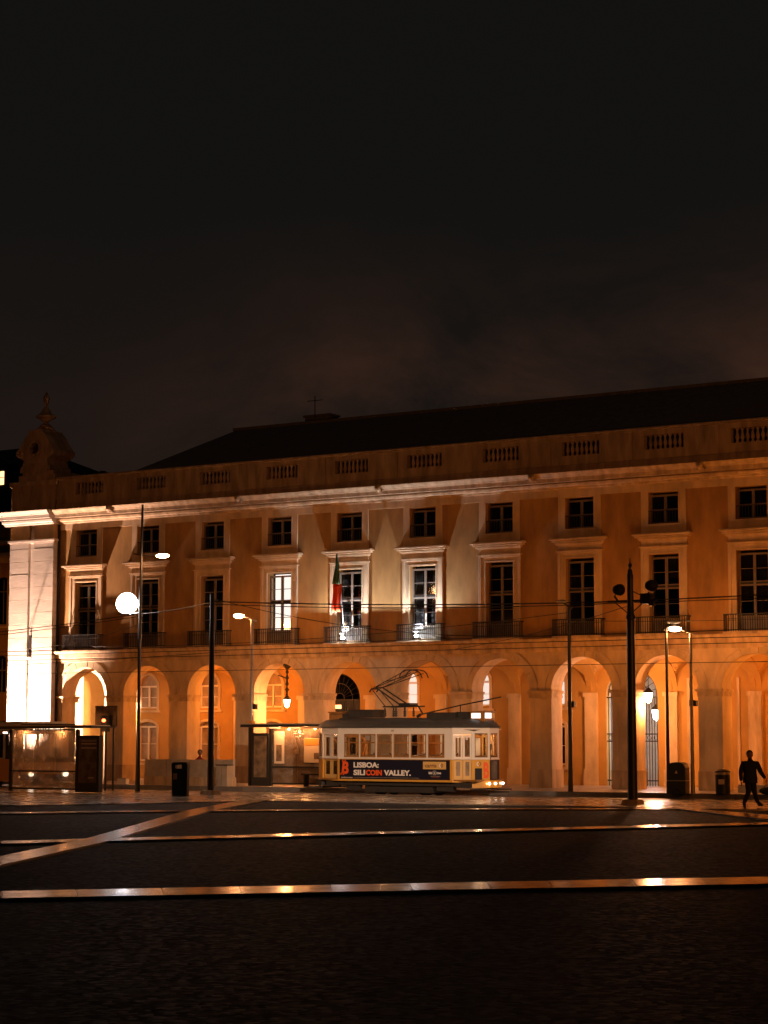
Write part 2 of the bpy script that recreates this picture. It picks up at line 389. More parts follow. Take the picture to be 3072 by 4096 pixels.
# pale stone bands laid across the dark square
def band(pts_a, pts_b, z=0.004):
    n = len(pts_a)
    mb = MB()
    for i in range(n - 1):
        mb.add([(*pts_a[i], z), (*pts_a[i + 1], z), (*pts_b[i + 1], z), (*pts_b[i], z), (*pts_a[i], -.03), (*pts_a[i + 1], -.03), (*pts_b[i + 1], -.03), (*pts_b[i], -.03)],
               [(0, 1, 2, 3), (0, 1, 5, 4), (3, 2, 6, 7)])
    base = tag(mb.build('paving_band', M['asphalt']), kind='structure')
    for i in range(n - 1):
        a0, a1, b0, b1 = [Vector(p) for p in (pts_a[i], pts_a[i + 1], pts_b[i], pts_b[i + 1])]
        L = ((a1 + b1) / 2 - (a0 + b0) / 2).length; k = max(1, round(L / 1.25)); cuts = [0] + [(j + random.uniform(-.12, .12)) / k for j in range(1, k)] + [1]
        for u, v in zip(cuts, cuts[1:]):
            gu = .004 / L; u2, v2 = u + gu, v - gu
            p = [a0.lerp(a1, u2), a0.lerp(a1, v2), b0.lerp(b1, v2), b0.lerp(b1, u2)]
            c = sum(p, Vector((0, 0))) / 4; p = [q + (c - q).normalized() * .004 for q in p]
            h = [z + .008 + random.uniform(-.0009, .0009) for _ in range(3)]; h.append(h[0] + h[2] - h[1])
            sl_ = MB(); sl_.hexa([(q.x, q.y, z + .001) for q in p] + [(q.x, q.y, hh) for q, hh in zip(p, h)])
            sl_.build('paving_slab', M['band'], base)
    return base
band([(13.0, -38.8), (21.45, -29.21), (25.06, -25.03), (31.91, -18.87), (38.1, -14.75), (46, -9.6)], [(13.9, -39.6), (22.25, -29.95), (25.6, -25.65), (32.25, -19.45), (38.3, -15.4), (46.3, -10.3)])
band([(30, -45), (32.26, -41.07), (33.54, -38.78), (42.73, -23.48), (50, -12)], [(30.8, -45.8), (33.05, -41.9), (34.3, -39.6), (43.4, -24.4), (50.7, -12.7)], 0.008)
band([(33, -60.6), (41.67, -51.41), (50.04, -42.58), (60, -32.0)], [(33.8, -61.5), (42.55, -52.35), (50.7, -43.95), (60.8, -33.2)], 0.008)
band([(37.2, -47.9), (35.96, -45.14), (33.4, -39.74), (25.37, -25.53), (21.2, -16.9)], [(39.0, -49.5), (37.72, -47.07), (34.6, -40.6), (26.1, -25.3), (21.9, -16.3)], 0.012)
band([(36.2, -14.7), (41.03, -19.04), (52, -30)], [(36.6, -15.7), (42.0, -21.8), (53.2, -34.2)], 0.012)

# ================================================================ THE ARCADED BUILDING
Bb = 3.7
K0, K1 = 0, 10
XL, XR = -2.0, 10.5 * Bb       # bays run from the corner pilasters to beyond the frame
bld = thing('arcaded_building', (0, 0, 0), 'long three storey stone and ochre arcaded building with balconies behind the tram', 'building')
RA = 1.35
bays = list(range(K0, K1 + 1))
# arcade wall, 1.1 m thick
mb = MB()
slab(mb, XL, XR, 0.1, 5.7, 0.0, 0.95, [(k * Bb - RA, k * Bb + RA, 0.1, 4.03, True) for k in bays])
mb.build('arcade_wall', M['stone'], bld)
# upper wall in ochre stucco
mb = MB()
hl = []
for k in bays:
    hl += [(k * Bb - .65, k * Bb + .65, 6.3, 9.39, False), (k * Bb - .65, k * Bb + .65, 10.59, 11.87, False)]
slab(mb, XL, XR, 5.7, 12.5, 0.0, 0.45, hl)
mb.build('wall', M['stucco'], bld)
mb = MB(); mb.box(-4.8, XR, .95, 1.05, 5.72, 12.5)
mb.build('room_backing', M['dark_room'], bld)
mb = MB(); mb.box(-4.8, XR, .45, 12, 5.705, 5.8)
mb.build('upper_floor', M['dark_room'], bld)
# string course
prof = [(0, 5.6), (-.06, 5.6), (-.10, 5.68), (-.10, 5.80), (-.16, 5.82), (-.18, 5.98), (-.30, 6.02), (-.34, 6.10), (-.34, 6.14), (0, 6.16)]
for k in bays:
    x0 = XL + .32 if k == 0 else (k - .5) * Bb
    MB().profile_x(x0 + .004, (k + .5) * Bb - .004, prof).build('string_course', M['stone_d'], bld)
# imposts, plinths, archivolts, spandrel seams
ring = MB(); arc_ring(ring, 0, 0, RA + .27, RA + .36, -.05, .02); arc_ring(ring, 0, 0, RA + .36, RA + .40, -.035, .02); ring = ring.mesh('archivolt')
VN = 13; vous = []
for i in range(VN):
    v_ = MB(); arc_ring(v_, 0, 0, RA + .004, RA + .262, -.028 - (.03 if i == VN // 2 else .004 * (i % 3)), .01, 3, math.pi * i / VN + .006, math.pi * (i + 1) / VN - .006); vous.append(v_.mesh('voussoir'))
imp = MB()
for y0, z0, z1 in ((-.06, 3.74, 3.80), (-.04, 3.80, 3.92), (-.12, 3.92, 3.98), (-.15, 3.98, 4.03)):
    imp.box(-.5 - .0, .5, y0, .0, z0, z1)
    imp.box(-.5 + y0 * .6, -.5 + .001, y0, .95, z0, z1); imp.box(.499, .5 - y0 * .6, y0, .95, z0, z1)
imp = imp.mesh('impost')
pl = MB(); pl.box(-.53, .53, -.06, .98, .1, .78); pl.box(-.54, .54, -.075, .99, .78, .84); pl = pl.mesh('plinth')
pan = MB()
for c0, c1, d0, d1 in ((-.34, .34, 3.56, 3.64), (-.34, .34, 1.0, 1.08), (-.34, -.26, 1.08, 3.56), (.26, .34, 1.08, 3.56)): pan.box(c0, c1, -.03, .0, d0, d1)
pan = pan.mesh('pier_panel')
courses = [0.84, 1.33, 1.80, 2.28, 2.77, 3.25, 3.74]
for k in bays:
    place('archivolt', ring, M['stone'], bld, (k * Bb, 0, 4.03))
    for v_ in vous: place('voussoir', v_, M['stone'], bld, (k * Bb, 0, 4.03))
    xs = (k + .5) * Bb
    place('impost', imp, M['stone_d'], bld, (xs, 0, 0)); place('plinth', pl, M['stone_d'], bld, (xs, 0, 0))
    place('pier_panel', pan, M['stone'], bld, (xs, 0, 0))
ps = MB(); ps.box(-.495, .495, -.022, .0, 0.0, .458); ps = ps.mesh('stone')
for k in bays:
    for c in courses[:-1]: place('stone', ps, M['stone'], bld, ((k + .5) * Bb, 0, c + .01))
# half pier beside the pilasters
mb = MB(); mb.box(XL + .40, XL + .65 - .02, -.06, 1.1, .1, .8)
for y0, z0, z1 in ((-.06, 3.74, 3.80), (-.04, 3.80, 3.92), (-.12, 3.92, 3.98), (-.15, 3.98, 4.03)): mb.box(XL + .40, XL + .65 - y0, y0, 1.1, z0, z1)
mb.build('impost', M['stone_d'], bld)

# --- window surrounds and hoods
def rectframe(mb, x, z0, z1, wi, wo, y0, y1, top, bottom=None):
    mb.box(-wo + x, -wi + x, y0, y1, z0, z1); mb.box(wi + x, wo + x, y0, y1, z0, z1); mb.box(-wo + x, wo + x, y0, y1, z1, z1 + top)
    if bottom: mb.box(-wo + x, wo + x, y0, y1, z0 - bottom, z0)
sur = MB(); rectframe(sur, 0, 6.2, 9.39, .65, .86, -.06, .003, .2); rectframe(sur, 0, 6.2, 9.59, .861, .98, -.10, .002, .07)
rectframe(sur, 0, 6.2, 9.39, .65, .70, -.085, -.055, .05); sur = sur.mesh('window_surround')
fr = MB(); fr.box(-.98, .98, -.04, .003, 9.661, 9.96); fr = fr.mesh('frieze_panel')
hood = MB()
for wv, y0, z0, z1 in ((1.04, -.13, 9.66, 9.70), (1.04, -.10, 9.93, 9.97), (1.08, -.17, 9.97, 10.01), (1.06, -.14, 10.01, 10.05), (1.17, -.27, 10.05, 10.085), (1.16, -.25, 10.085, 10.13), (1.25, -.38, 10.13, 10.18), (1.23, -.35, 10.18, 10.22)):
    hood.box(-wv, wv, y0, .002, z0, z1)
hood = hood.mesh('hood')
su2 = MB(); su2.box(-.96, -.65, -.05, .003, 10.24, 11.93); su2.box(.65, .96, -.05, .003, 10.24, 11.93); su2.box(-.65, .65, -.05, .003, 11.87, 11.93); su2.box(-.65, .65, -.05, .003, 10.24, 10.59)
su2.box(-.70, -.65, -.07, -.049, 10.59, 11.87); su2.box(.65, .70, -.07, -.049, 10.59, 11.87); su2.box(-.72, .72, -.10, -.049, 10.52, 10.589); su2 = su2.mesh('upper_window_surround')
# french window: frame + 8 panes, frame set .22 m deep in the reveal
def wbars(mb, z0, z1, bars, mull=.055, y=.2, wh=.65):
    mb.box(-wh, -wh + .07, y, y + .07, z0, z1); mb.box(wh - .07, wh, y, y + .07, z0, z1)
    mb.box(-mull, mull, y - .02, y + .07, z0, z1)
    for za, zb, d in bars: mb.box(-wh + .07, -mull, y + .01 - d, y + .07, za, zb); mb.box(mull, wh - .07, y + .01 - d, y + .07, za, zb)
ff = MB(); wbars(ff, 6.32, 9.28, [(6.32, 6.85, 0), (7.40, 7.425, 0), (8.0, 8.06, 0.01), (8.14, 8.19, .01), (8.66, 8.685, 0), (9.20, 9.28, 0)]); ff = ff.mesh('window_frame')
ft = MB(); ft.box(-.58, -.055, .17, .26, 8.06, 8.14); ft.box(.055, .58, .17, .26, 8.06, 8.14); ft = ft.mesh('transom')
fu = MB(); wbars(fu, 10.60, 11.78, [(10.60, 10.68, 0), (11.16, 11.20, 0), (11.70, 11.78, 0)]); fu = fu.mesh('window_frame')
def panemesh(w_, h_):
    m_ = MB(); m_.box(-w_ / 2, w_ / 2, 0, .012, 0, h_); return m_.mesh('pane')
PF = {(6.85, 7.40): panemesh(.523, .55), (7.425, 8.0): panemesh(.523, .575), (8.19, 8.66): panemesh(.523, .47), (8.685, 9.20): panemesh(.523, .515)}
PU = {(10.68, 11.16): panemesh(.523, .48), (11.20, 11.70): panemesh(.523, .50)}
litpane = {}
def lit_mesh(m_): 
    if m_.name not in litpane:
        c = m_.copy(); litpane[m_.name] = c
    return litpane[m_.name]
# balcony: slab + iron railing
bs = MB(); bs.box(-1.1, 1.1, -.42, .0, 6.16, 6.22); bs.box(-1.12, 1.12, -.44, .0, 6.13, 6.158); bs = bs.mesh('balcony_slab')
br = MB(); br.box(-1.1, 1.1, -.41, -.36, 6.86, 6.90); br.box(-1.09, 1.09, -.40, -.37, 6.27, 6.295); br.box(-1.09, 1.09, -.40, -.37, 6.70, 6.72)
for sx in (-1, 1): br.box(sx * 1.08 - .02, sx * 1.08 + .02, -.40, .0, 6.86, 6.90); br.box(sx * 1.08 - .012, sx * 1.08 + .012, -.40, .0, 6.27, 6.295)
for i in range(23):
    x = -1.08 + 2.16 * i / 22; br.box(x - .011, x + .011, -.396, -.374, 6.22, 6.86)
for sx in (-1, 1):
    for i in range(1, 4): br.box(sx * 1.08 - .011, sx * 1.08 + .011, -.40 + i * .1 - .011, -.40 + i * .1 + .011, 6.22, 6.86)
br = br.mesh('railing')
ur = MB(); ur.box(-.66, .66, -.03, .0, 11.10, 11.13)
for i in range(11): ur.box(-.62 + i * .124 - .008, -.62 + i * .124 + .008, -.022, -.008, 10.6, 11.10)
ur = ur.mesh('window_rail')
reveal = MB(); reveal.box(-.649, .649, .02, .2, 9.28, 9.385); reveal = reveal.mesh('reveal_head')
for k in bays:
    L = (k * Bb, 0, 0)
    place('window_surround', sur, M['stone'], bld, L); place('frieze_panel', fr, M['stone'], bld, L); place('hood', hood, M['stone'], bld, L)
    place('upper_window_surround', su2, M['stone'], bld, L)
    f = place('window_frame', ff, M['frame'], bld, L); place('transom', ft, M['iron'], f)
    lit = (k == 3)
    if lit: tag(f, 'brightly lit tall window with white room light')
    for (z0, z1), m_ in PF.items():
        for sx in (-.3165, .3165):
            place('pane', m_, M['pane'] if not lit else M['clear'], f, (sx, .23, z0))
    if lit:
        lw = MB(); lw.box(-.64, .64, .6, .62, 6.32, 9.35); lw.build('lit_room', M['lit_white'], bld, loc=(k * Bb, 0, 0))
    f = place('upper_window_frame', fu, M['frame'], bld, L)
    for (z0, z1), m_ in PU.items():
        for sx in (-.3165, .3165): place('pane', m_, M['pane'], f, (sx, .23, z0))
    sl = place('balcony', bs, M['stone_d'], bld, L); place('railing', br, M['iron'], sl)
    place('window_rail', ur, M['iron'], bld, L)
for m_ in PF.values():
    if not m_.materials: m_.materials.append(M['pane'])
for k, z0, z1, side in ((0, 6.9, 8.0, 1), (1, 8.2, 9.2, -1), (2, 6.9, 9.1, -1), (6, 8.2, 9.2, 1), (7, 6.9, 9.0, -1), (8, 8.45, 9.2, 1), (9, 7.5, 9.2, -1), (9, 6.9, 9.2, 1), (0, 10.9, 11.7, -1), (2, 11.0, 11.7, 1), (5, 10.7, 11.7, 1), (6, 11.3, 11.7, -1), (8, 10.7, 11.7, -1), (9, 11.2, 11.7, 1)):
    bl = MB()
    for i in range(8):
        xa, xb = side * (.06 + .065 * i), side * (.06 + .065 * (i + 1)); ya, yb = .36 + .03 * (i % 2), .36 + .03 * ((i + 1) % 2)
        bl.add([(xa, ya, z0), (xb, yb, z0), (xb, yb, z1), (xa, ya, z1)], [(0, 1, 2, 3)])
    bl.build('blind', M['concrete'], bld, loc=(k * Bb, 0, 0))
# curtains in the two windows above the floodlights
for k in (4, 5):
    cu = MB()
    for side in (-1, 1):
        for i in range(10):
            xa = side * (.60 - .045 * i); xb = side * (.60 - .045 * (i + 1))
            top = 9.2; 
            sw = (.12 * (i / 10)) * side
            ya, yb = .42 + .03 * (i % 2), .42 + .03 * ((i + 1) % 2)
            cu.add([(xa, ya, 6.9), (xb, yb, 6.9), (xb + sw, yb, top), (xa + sw * .9, ya, top)], [(0, 1, 2, 3)])
    cu.build('curtain', M['curtain'], bld, loc=(k * Bb, 0, 0))
# --- frieze band, cornice with lion heads, parapet with balusters
for k in bays:
    x0 = (XL + .33 if k == 0 else (k - .5) * Bb) + .003; x1 = (k + .5) * Bb - .003
    mb = MB(); mb.box(x0, x1, -.05, .002, 11.931, 12.22); mb.build('frieze', M['stone'], bld)
    prof = [(0.0, 12.22), (-.09, 12.22), (-.12, 12.27), (-.12, 12.30), (-.24, 12.34), (-.27, 12.42), (-.27, 12.45), (-.14, 12.452), (-.14, 12.50), (-.46, 12.50), (-.46, 12.54),
            (-.47, 12.66), (-.52, 12.67), (-.55, 12.72), (-.64, 12.80), (-.68, 12.86), (-.66, 12.88), (0.1, 12.92)]
    MB().profile_x(x0, x1, prof).build('cornice', M['stone_d'], bld)
def lion(x):
    m_ = MB(); m_.ball((0, -.70, 12.74), .15, 10, 7, (1, .8, 1.15)); m_.ball((0, -.82, 12.70), .075, 8, 6)
    m_.ball((-.12, -.67, 12.84), .06, 6, 5); m_.ball((.12, -.67, 12.84), .06, 6, 5); m_.box(-.17, .17, -.66, -.5, 12.56, 12.64)
    m_.build('lion_head', M['stone_d'], bld, True, (x, 0, 0))
for t in (-1.25, -.75, .5, 2.5, 4.5, 6.5, 8.5, 10.4): lion(t * Bb)
BW = .85
mb = MB(); slab(mb, XL, XR, 12.9, 14.42, .1, .42, [(k * Bb - BW, k * Bb + BW, 13.62, 14.2, False) for k in bays]); mb.build('parapet', M['stone_d'], bld)
for k in bays:
    x0 = (XL if k == 0 else (k - .5) * Bb) + .003; x1 = (k + .5) * Bb - .003
    MB().profile_x(x0, x1, [(.1, 14.40), (.05, 14.40), (.0, 14.44), (.0, 14.50), (.05, 14.54), (.5, 14.54), (.5, 14.40)]).build('coping', M['stone_d'], bld)
    MB().profile_x(x0, x1, [(.1, 12.95), (.02, 12.95), (.02, 13.2), (.06, 13.24), (.1, 13.24)]).build('parapet_base', M['stone_d'], bld)
    mb = MB(); mb.box((k + .5) * Bb - .5, (k + .5) * Bb + .5, .06, .099, 13.25, 14.39); mb.build('parapet_pier', M['stone_d'], bld)
bal = MB(); bal.lathe(0, 0, [(.06, 0), (.075, .0), (.075, .06), (.045, .09), (.05, .12), (.085, .22), (.075, .30), (.04, .42), (.036, .48), (.06, .52), (.075, .53), (.075, .58)], 8)
bal = bal.mesh('baluster', True)
for k in bays:
    for i in range(7): place('baluster', bal, M['stone_d'], bld, (k * Bb + (i - 3) * 2 * BW / 8, .26, 13.62))
# --- corner pilasters built of stone courses
SX = [(-4.45, -3.27), (-2.95, -1.72)]
zc = [0.1]
while zc[-1] < 11.3: zc.append(min(11.36, zc[-1] + .61))
for (xa, xb) in SX:
    for z0, z1 in zip(zc, zc[1:]):
        if z1 - z0 < .05: continue
        d = random.uniform(-.006, .006)
        mb = MB(); mb.box(xa, xb, -.42 + d, .1, z0 + .006, z1 - .006); mb.build('stone', M['stone_w'], bld)
mb = MB(); mb.box(-4.43, -1.74, -.26, .45, .1, 12.2); mb.box(-4.43, -2.0, -.0, 1.1, .1, 12.22); mb.build('pilaster_core', M['stone_w'], bld)
for z0, z1, p in ((11.36, 11.42, .03), (11.42, 11.50, .09), (11.50, 11.53, .05)):
    mb = MB(); mb.box(-4.45 - p, -1.72 + p, -.42 - p, .1, z0, z1); mb.build('pilaster_cap', M['stone_w'], bld)
for xa, xb in SX:
    mb = MB(); mb.box(xa, xb, -.40, .1, 11.531, 12.22); mb.build('pilaster_neck', M['stucco'], bld)
prof = [(0.1, 12.22), (-.51, 12.22), (-.54, 12.27), (-.54, 12.30), (-.66, 12.34), (-.69, 12.42), (-.69, 12.45), (-.56, 12.452), (-.56, 12.50), (-.88, 12.50), (-.88, 12.54),
        (-.89, 12.66), (-.94, 12.67), (-.97, 12.72), (-1.06, 12.80), (-1.10, 12.86), (-1.08, 12.88), (0.1, 12.92)]
MB().profile_x(-4.50, -1.68, [(y * .92, z) for y, z in prof], m0=.55).build('cornice', M['stone_w'], bld)
mb = MB(); mb.box(-1.70, -1.61, -.13, -.03, 0.1, 12.2); mb.build('drainpipe', M['iron'], bld)
mb = MB(); mb.box(-3.19, -3.04, -.36, -.262, 6.15, 6.95); mb.build('junction_box', M['iron'], bld)
mb = MB(); mb.box(-3.26, -2.96, -.45, -.262, 5.75, 5.9); mb.build('bracket', M['stone_w'], bld)
# attic block and crowning ornament on the corner
mb = MB(); mb.box(-4.8, -2.02, .0, 2.6, 12.92, 14.2); mb.box(-4.9, -1.95, -.08, 2.7, 14.2, 14.42); mb.box(-4.8, -2.02, -.02, 2.6, 12.94, 13.2); mb.build('attic_block', M['stone_d'], bld)
mb = MB(); mb.box(-4.55, -2.25, .2, 2.4, 14.42, 14.75); mb.box(-4.40, -2.45, .3, 2.3, 14.75, 14.95)
cx, cz = -3.75, 16.1
# bell shaped gable body with an oculus
out_pts = [(-.95, 14.95), (-.95, 15.15), (-.80, 15.3), (-.72, 15.55), (-.92, 15.65), (-1.15, 15.75), (-1.22, 15.95), (-1.05, 16.15), (-.85, 16.4), (-.62, 16.75), (-.42, 16.95), (-.38, 17.05)]
pts = [(x, z) for x, z in out_pts] + [(-x, z) for x, z in reversed(out_pts)]
n = 20; oc = [(.27 * math.cos(2 * math.pi * i / n), 16.12 + .30 * math.sin(2 * math.pi * i / n)) for i in range(n)]
bm = bmesh.new()
def loop_edges(pl_, y):
    vs = [bm.verts.new((cx + x, y, z)) for x, z in pl_]; return [bm.edges.new((vs[i], vs[(i + 1) % len(vs)])) for i in range(len(vs))]
es = loop_edges(pts, .45) + loop_edges(oc, .45)
bmesh.ops.triangle_fill(bm, use_beauty=True, edges=es)
ret = bmesh.ops.extrude_face_region(bm, geom=bm.faces[:])
for v in [g for g in ret['geom'] if isinstance(g, bmesh.types.BMVert)]: v.co.y = 2.0
bmesh.ops.recalc_face_normals(bm, faces=bm.faces)
me = bpy.data.meshes.new('gable_body'); bm.to_mesh(me); bm.free(); place('gable_body', me, M['stone_d'], bld)
mb.box(cx - .85, cx + .85, .40, .46, 14.96, 15.25); mb.box(cx - .65, cx + .65, .38, .449, 15.35, 15.6)
mb.build('pedestal', M['stone_d'], bld)
mb = MB(); arc_ring(mb, cx, 16.12, .29, .40, .36, .449, 24, 0, 2 * math.pi); mb.build('oculus_ring', M['stone_d'], bld)
for s in (-1, 1):
    mb = MB(); arc_ring(mb, cx + s * .98, 15.9, .08, .2, .38, .449, 14, 0, 2 * math.pi); mb.build('scroll', M['stone_d'], bld)
mb = MB(); mb.lathe(cx, 1.2, [(.48, 17.0), (.52, 17.06), (.40, 17.10), (.44, 17.18), (.30, 17.22), (.34, 17.3), (.14, 17.42), (.12, 17.5), (.30, 17.62), (.34, 17.66), (.50, 17.72), (.50, 17.80), (.40, 17.84), (.28, 17.95), (.20, 18.1), (.10, 18.22), (.08, 18.35), (.13, 18.5), (.17, 18.66), (.13, 18.8), (.06, 18.86), (.09, 18.9), (.05, 18.98)], 14)
mb.build('urn_finial', M['stone_d'], bld, True)
# hipped roof
mb = MB()
e0, e1, rd = (-1.0, .9, 13.9), (XR, .9, 13.9), (XR, 9, 17.65)
mb.add([e0, (XR, .9, 13.9), (XR, 9, 17.65), (2.2, 9, 17.65), (-1.0, 17.1, 13.9), (XR, 17.1, 13.9)], [(0, 1, 2, 3), (3, 2, 5, 4), (0, 3, 4)])
mb.build('roof', M['roof'], bld)
mb = MB(); mb.box(2.0, XR, 8.88, 9.12, 17.6, 17.74); mb.build('ridge_tiles', M['roof'], bld)
for x, y, wv, z1 in ((5.7, 11.5, 1.5, 18.35),):
    m_ = MB(); m_.box(x - wv / 2, x + wv / 2, y - .4, y + .4, 16.0, z1); m_.box(x - wv / 2 - .08, x + wv / 2 + .08, y - .48, y + .48, z1, z1 + .1); m_.build('chimney', M['roof'], bld)
mb = MB(); mb.tube([(6.95, 9, 17.6), (6.95, 9, 19.0)], .025, 5); mb.box(6.5, 7.4, 8.98, 9.02, 18.75, 18.78); mb.build('roof_antenna', M['iron'], bld)
# --- inside the arcade: back wall, cross vaults, transverse arches, windows, gate
YB = 4.8
mb = MB(); holes = []
for k in bays:
    x = k * Bb
    if k in (3, 7): holes.append((x - 1.2, x + 1.2, .1, 3.85, True))
    elif k == 8 or k == 9: pass
    else: holes += [(x - .56, x + .56, .95, 2.6, .4), (x - .56, x + .56, 3.5, 4.56, True)]
slab(mb, -5.0, XR, .1, 5.7, YB, YB + .4, holes, 8); mb.build('arcade_back_wall', M['vault'], bld)
bp_ = MB(); bp_.box(-.28, .28, YB - .16, YB - .002, .1, 3.95); bp_.box(-.34, .34, YB - .22, YB - .161, 3.85, 4.03); bp_.box(-.33, .33, YB - .21, YB - .161, .1, .8); bp_ = bp_.mesh('wall_pilaster')
tr = MB()
nA = 20
for i in range(nA):    # transverse arch spans y 1.1..YB at x = bay joint
    a0, a1 = math.pi * i / nA, math.pi * (i + 1) / nA
    yc, ry = (1.1 + YB) / 2, (YB - 1.1) / 2
    p = lambda a, r_, x: (x, yc + r_ * math.cos(a) * 1.0, 4.03 + (1.45 + (r_ - ry)) * math.sin(a))
    tr.hexa([p(a0, ry, -.25), p(a0, ry, .25), p(a1, ry, .25), p(a1, ry, -.25), p(a0, ry + .3, -.25), p(a0, ry + .3, .25), p(a1, ry + .3, .25), p(a1, ry + .3, -.25)])
tr = tr.mesh('transverse_arch')
g = 22; vv = []; ff_ = []
for i in range(g + 1):
    for j in range(g + 1):
        u = -1 + 2 * i / g; v = -1 + 2 * j / g
        h1 = math.sqrt(max(0, 1 - u * u)); h2 = math.sqrt(max(0, 1 - v * v))
        vv.append((u * Bb / 2, (1.1 + YB) / 2 + v * (YB - 1.1) / 2, 4.03 + 1.5 * max(h1, h2)))
for i in range(g):
    for j in range(g): ff_.append((i * (g + 1) + j, i * (g + 1) + j + 1, (i + 1) * (g + 1) + j + 1, (i + 1) * (g + 1) + j))
va = bpy.data.meshes.new('vault'); va.from_pydata(vv, [], ff_); va.update()
# sashes for the back wall
BW2 = []
for (z0, z1) in ((3.5, 4.56), (.95, 2.6)):
    bw = MB()
    bw.box(-.56, -.50, YB + .1, YB + .16, z0, z1); bw.box(.50, .56, YB + .1, YB + .16, z0, z1); bw.box(-.04, .04, YB + .08, YB + .16, z0, z1)
    bw.box(-.56, .56, YB + .06, YB + .16, z1 - .04, z1 + .04); bw.box(-.50, .50, YB + .1, YB + .16, (z0 + z1) / 2 - .015, (z0 + z1) / 2 + .015); bw.box(-.56, .56, YB + .08, YB + .16, z0, z0 + .07)
    BW2.append(bw.mesh('window_frame'))
bsur = MB()
for z0, z1, r in ((3.5, 4.56, 1.0), (.95, 2.6, .45)):
    for sx in (-1, 1): bsur.box(min(sx * .56, sx * .70), max(sx * .56, sx * .70), YB - .04, YB - .001, z0 - .1, z1)
    bsur.box(-.78, .78, YB - .1, YB - .001, z0 - .2, z0 - .101)
    for i in range(10):
        a0, a1 = math.pi * i / 10, math.pi * (i + 1) / 10
        q = lambda a, rr, y: (rr * math.cos(a), y, z1 + (rr if r == 1 else rr * .45 + .07 * (rr > .56)) * math.sin(a))
        bsur.hexa([q(a0, .56, YB - .05), q(a0, .70, YB - .05), q(a0, .70, YB - .001), q(a0, .56, YB - .001), q(a1, .56, YB - .05), q(a1, .70, YB - .05), q(a1, .70, YB - .001), q(a1, .56, YB - .001)])
bsur = bsur.mesh('window_moulding')
bpn = MB(); bpn.box(-.56, .56, 0, .01, 0, 2.0); bpn_u = MB(); bpn_u.box(-.56, .56, 0, .01, 0, 1.64)
bpn = bpn.mesh('pane'); bpn_u = bpn_u.mesh('pane'); bpn_ul = bpn_u.copy(); bpn_l2 = MB(); bpn_l2.box(-.56, .56, 0, .01, 0, 2.0); bpn_l2 = bpn_l2.mesh('pane')
M['back_pane'] = mat('curtained_pane', (0.34, 0.24, 0.16), 0.3, var=0.5, scale=1.5)
for k in bays:
    x = k * Bb
    place('vault', va, M['vault'], bld, (x, 0, 0))
    if k not in (8, 9) : place('wall_pilaster', bp_, M['stone'], bld, (x + Bb / 2, 0, 0))
    else: place('wall_pilaster', bp_, M['stone_d'], bld, (x + Bb / 2, 0, 0))
    place('transverse_arch', tr, M['vault'], bld, (x + Bb / 2, 0, 0))
    if k in (3, 7):
        gm = MB()
        for i in range(-9, 10):
            gx = i * .125; gm.box(gx - .014, gx + .014, YB + .1, YB + .13, .1, 3.85)
        for z0 in (.3, 1.95, 2.25, 3.8): gm.box(-1.2, 1.2, YB + .08, YB + .14, z0, z0 + .05)
        for i in range(8): arc_ring(gm, -1.05 + i * .3, 2.12, .08, .10, YB + .1, YB + .12, 10, 0, 2 * math.pi)
        for i in range(1, 12):
            a = math.pi * i / 12; gm.tube([(.25 * math.cos(a), YB + .11, 3.87 + .25 * math.sin(a)), (1.18 * math.cos(a), YB + .11, 3.87 + 1.18 * math.sin(a))], .016, 4)
        for r_ in (.25, .7, 1.12): arc_ring(gm, 0, 3.87, r_, r_ + .035, YB + .1, YB + .13, 20)
        if k == 3: gm.box(-1.2, 1.2, YB + .14, YB + .2, .1, 3.8)
        go = gm.build('iron_gate', M['iron'], bld, loc=(x, 0, 0))
        pm = MB(); pm.box(-1.6, 1.6, YB + 4.0, YB + 4.1, 0, 5.6); pm.box(-1.65, -1.55, YB + .4, YB + 4, 0, 5.6); pm.box(1.55, 1.65, YB + .4, YB + 4, 0, 5.6); pm.box(-1.6, 1.6, YB + .4, YB + 4, 5.55, 5.65)
        pm.build('passage', M['dark_room'] if k == 3 else M['concrete'], bld, loc=(x, 0, 0))
    elif k not in (8, 9):
        fup = place('arcade_window_frame', BW2[0], M['cream'], bld, (x, 0, 0)); f = place('arcade_window_frame', BW2[1], M['cream'], bld, (x, 0, 0))
        place('window_moulding', bsur, M['stone'], bld, (x, 0, 0))
        place('pane', bpn, M['back_pane'] if k in (0, 1, 2) else M['pane'], f, (0, YB + .17, .9))
        if k in (4, 5, 6):
            place('pane', bpn_ul, M['lit_pale'], fup, (0, YB + .17, 3.5))
        else: place('pane', bpn_u, M['back_pane'], fup, (0, YB + .17, 3.5))
mb = MB(); mb.box(-5, XR, YB + .45, YB + .5, 0, 5.6)
# leave the backing open where the gate passage runs
mb = MB()
for a, b_ in ((-5, 3 * Bb - 1.65), (3 * Bb + 1.65, 7 * Bb - 1.65), (7 * Bb + 1.65, XR)): mb.box(a, b_, YB + .55, YB + .6, 0, 5.6)
mb.build('room_backing', M['dark_room'], bld)
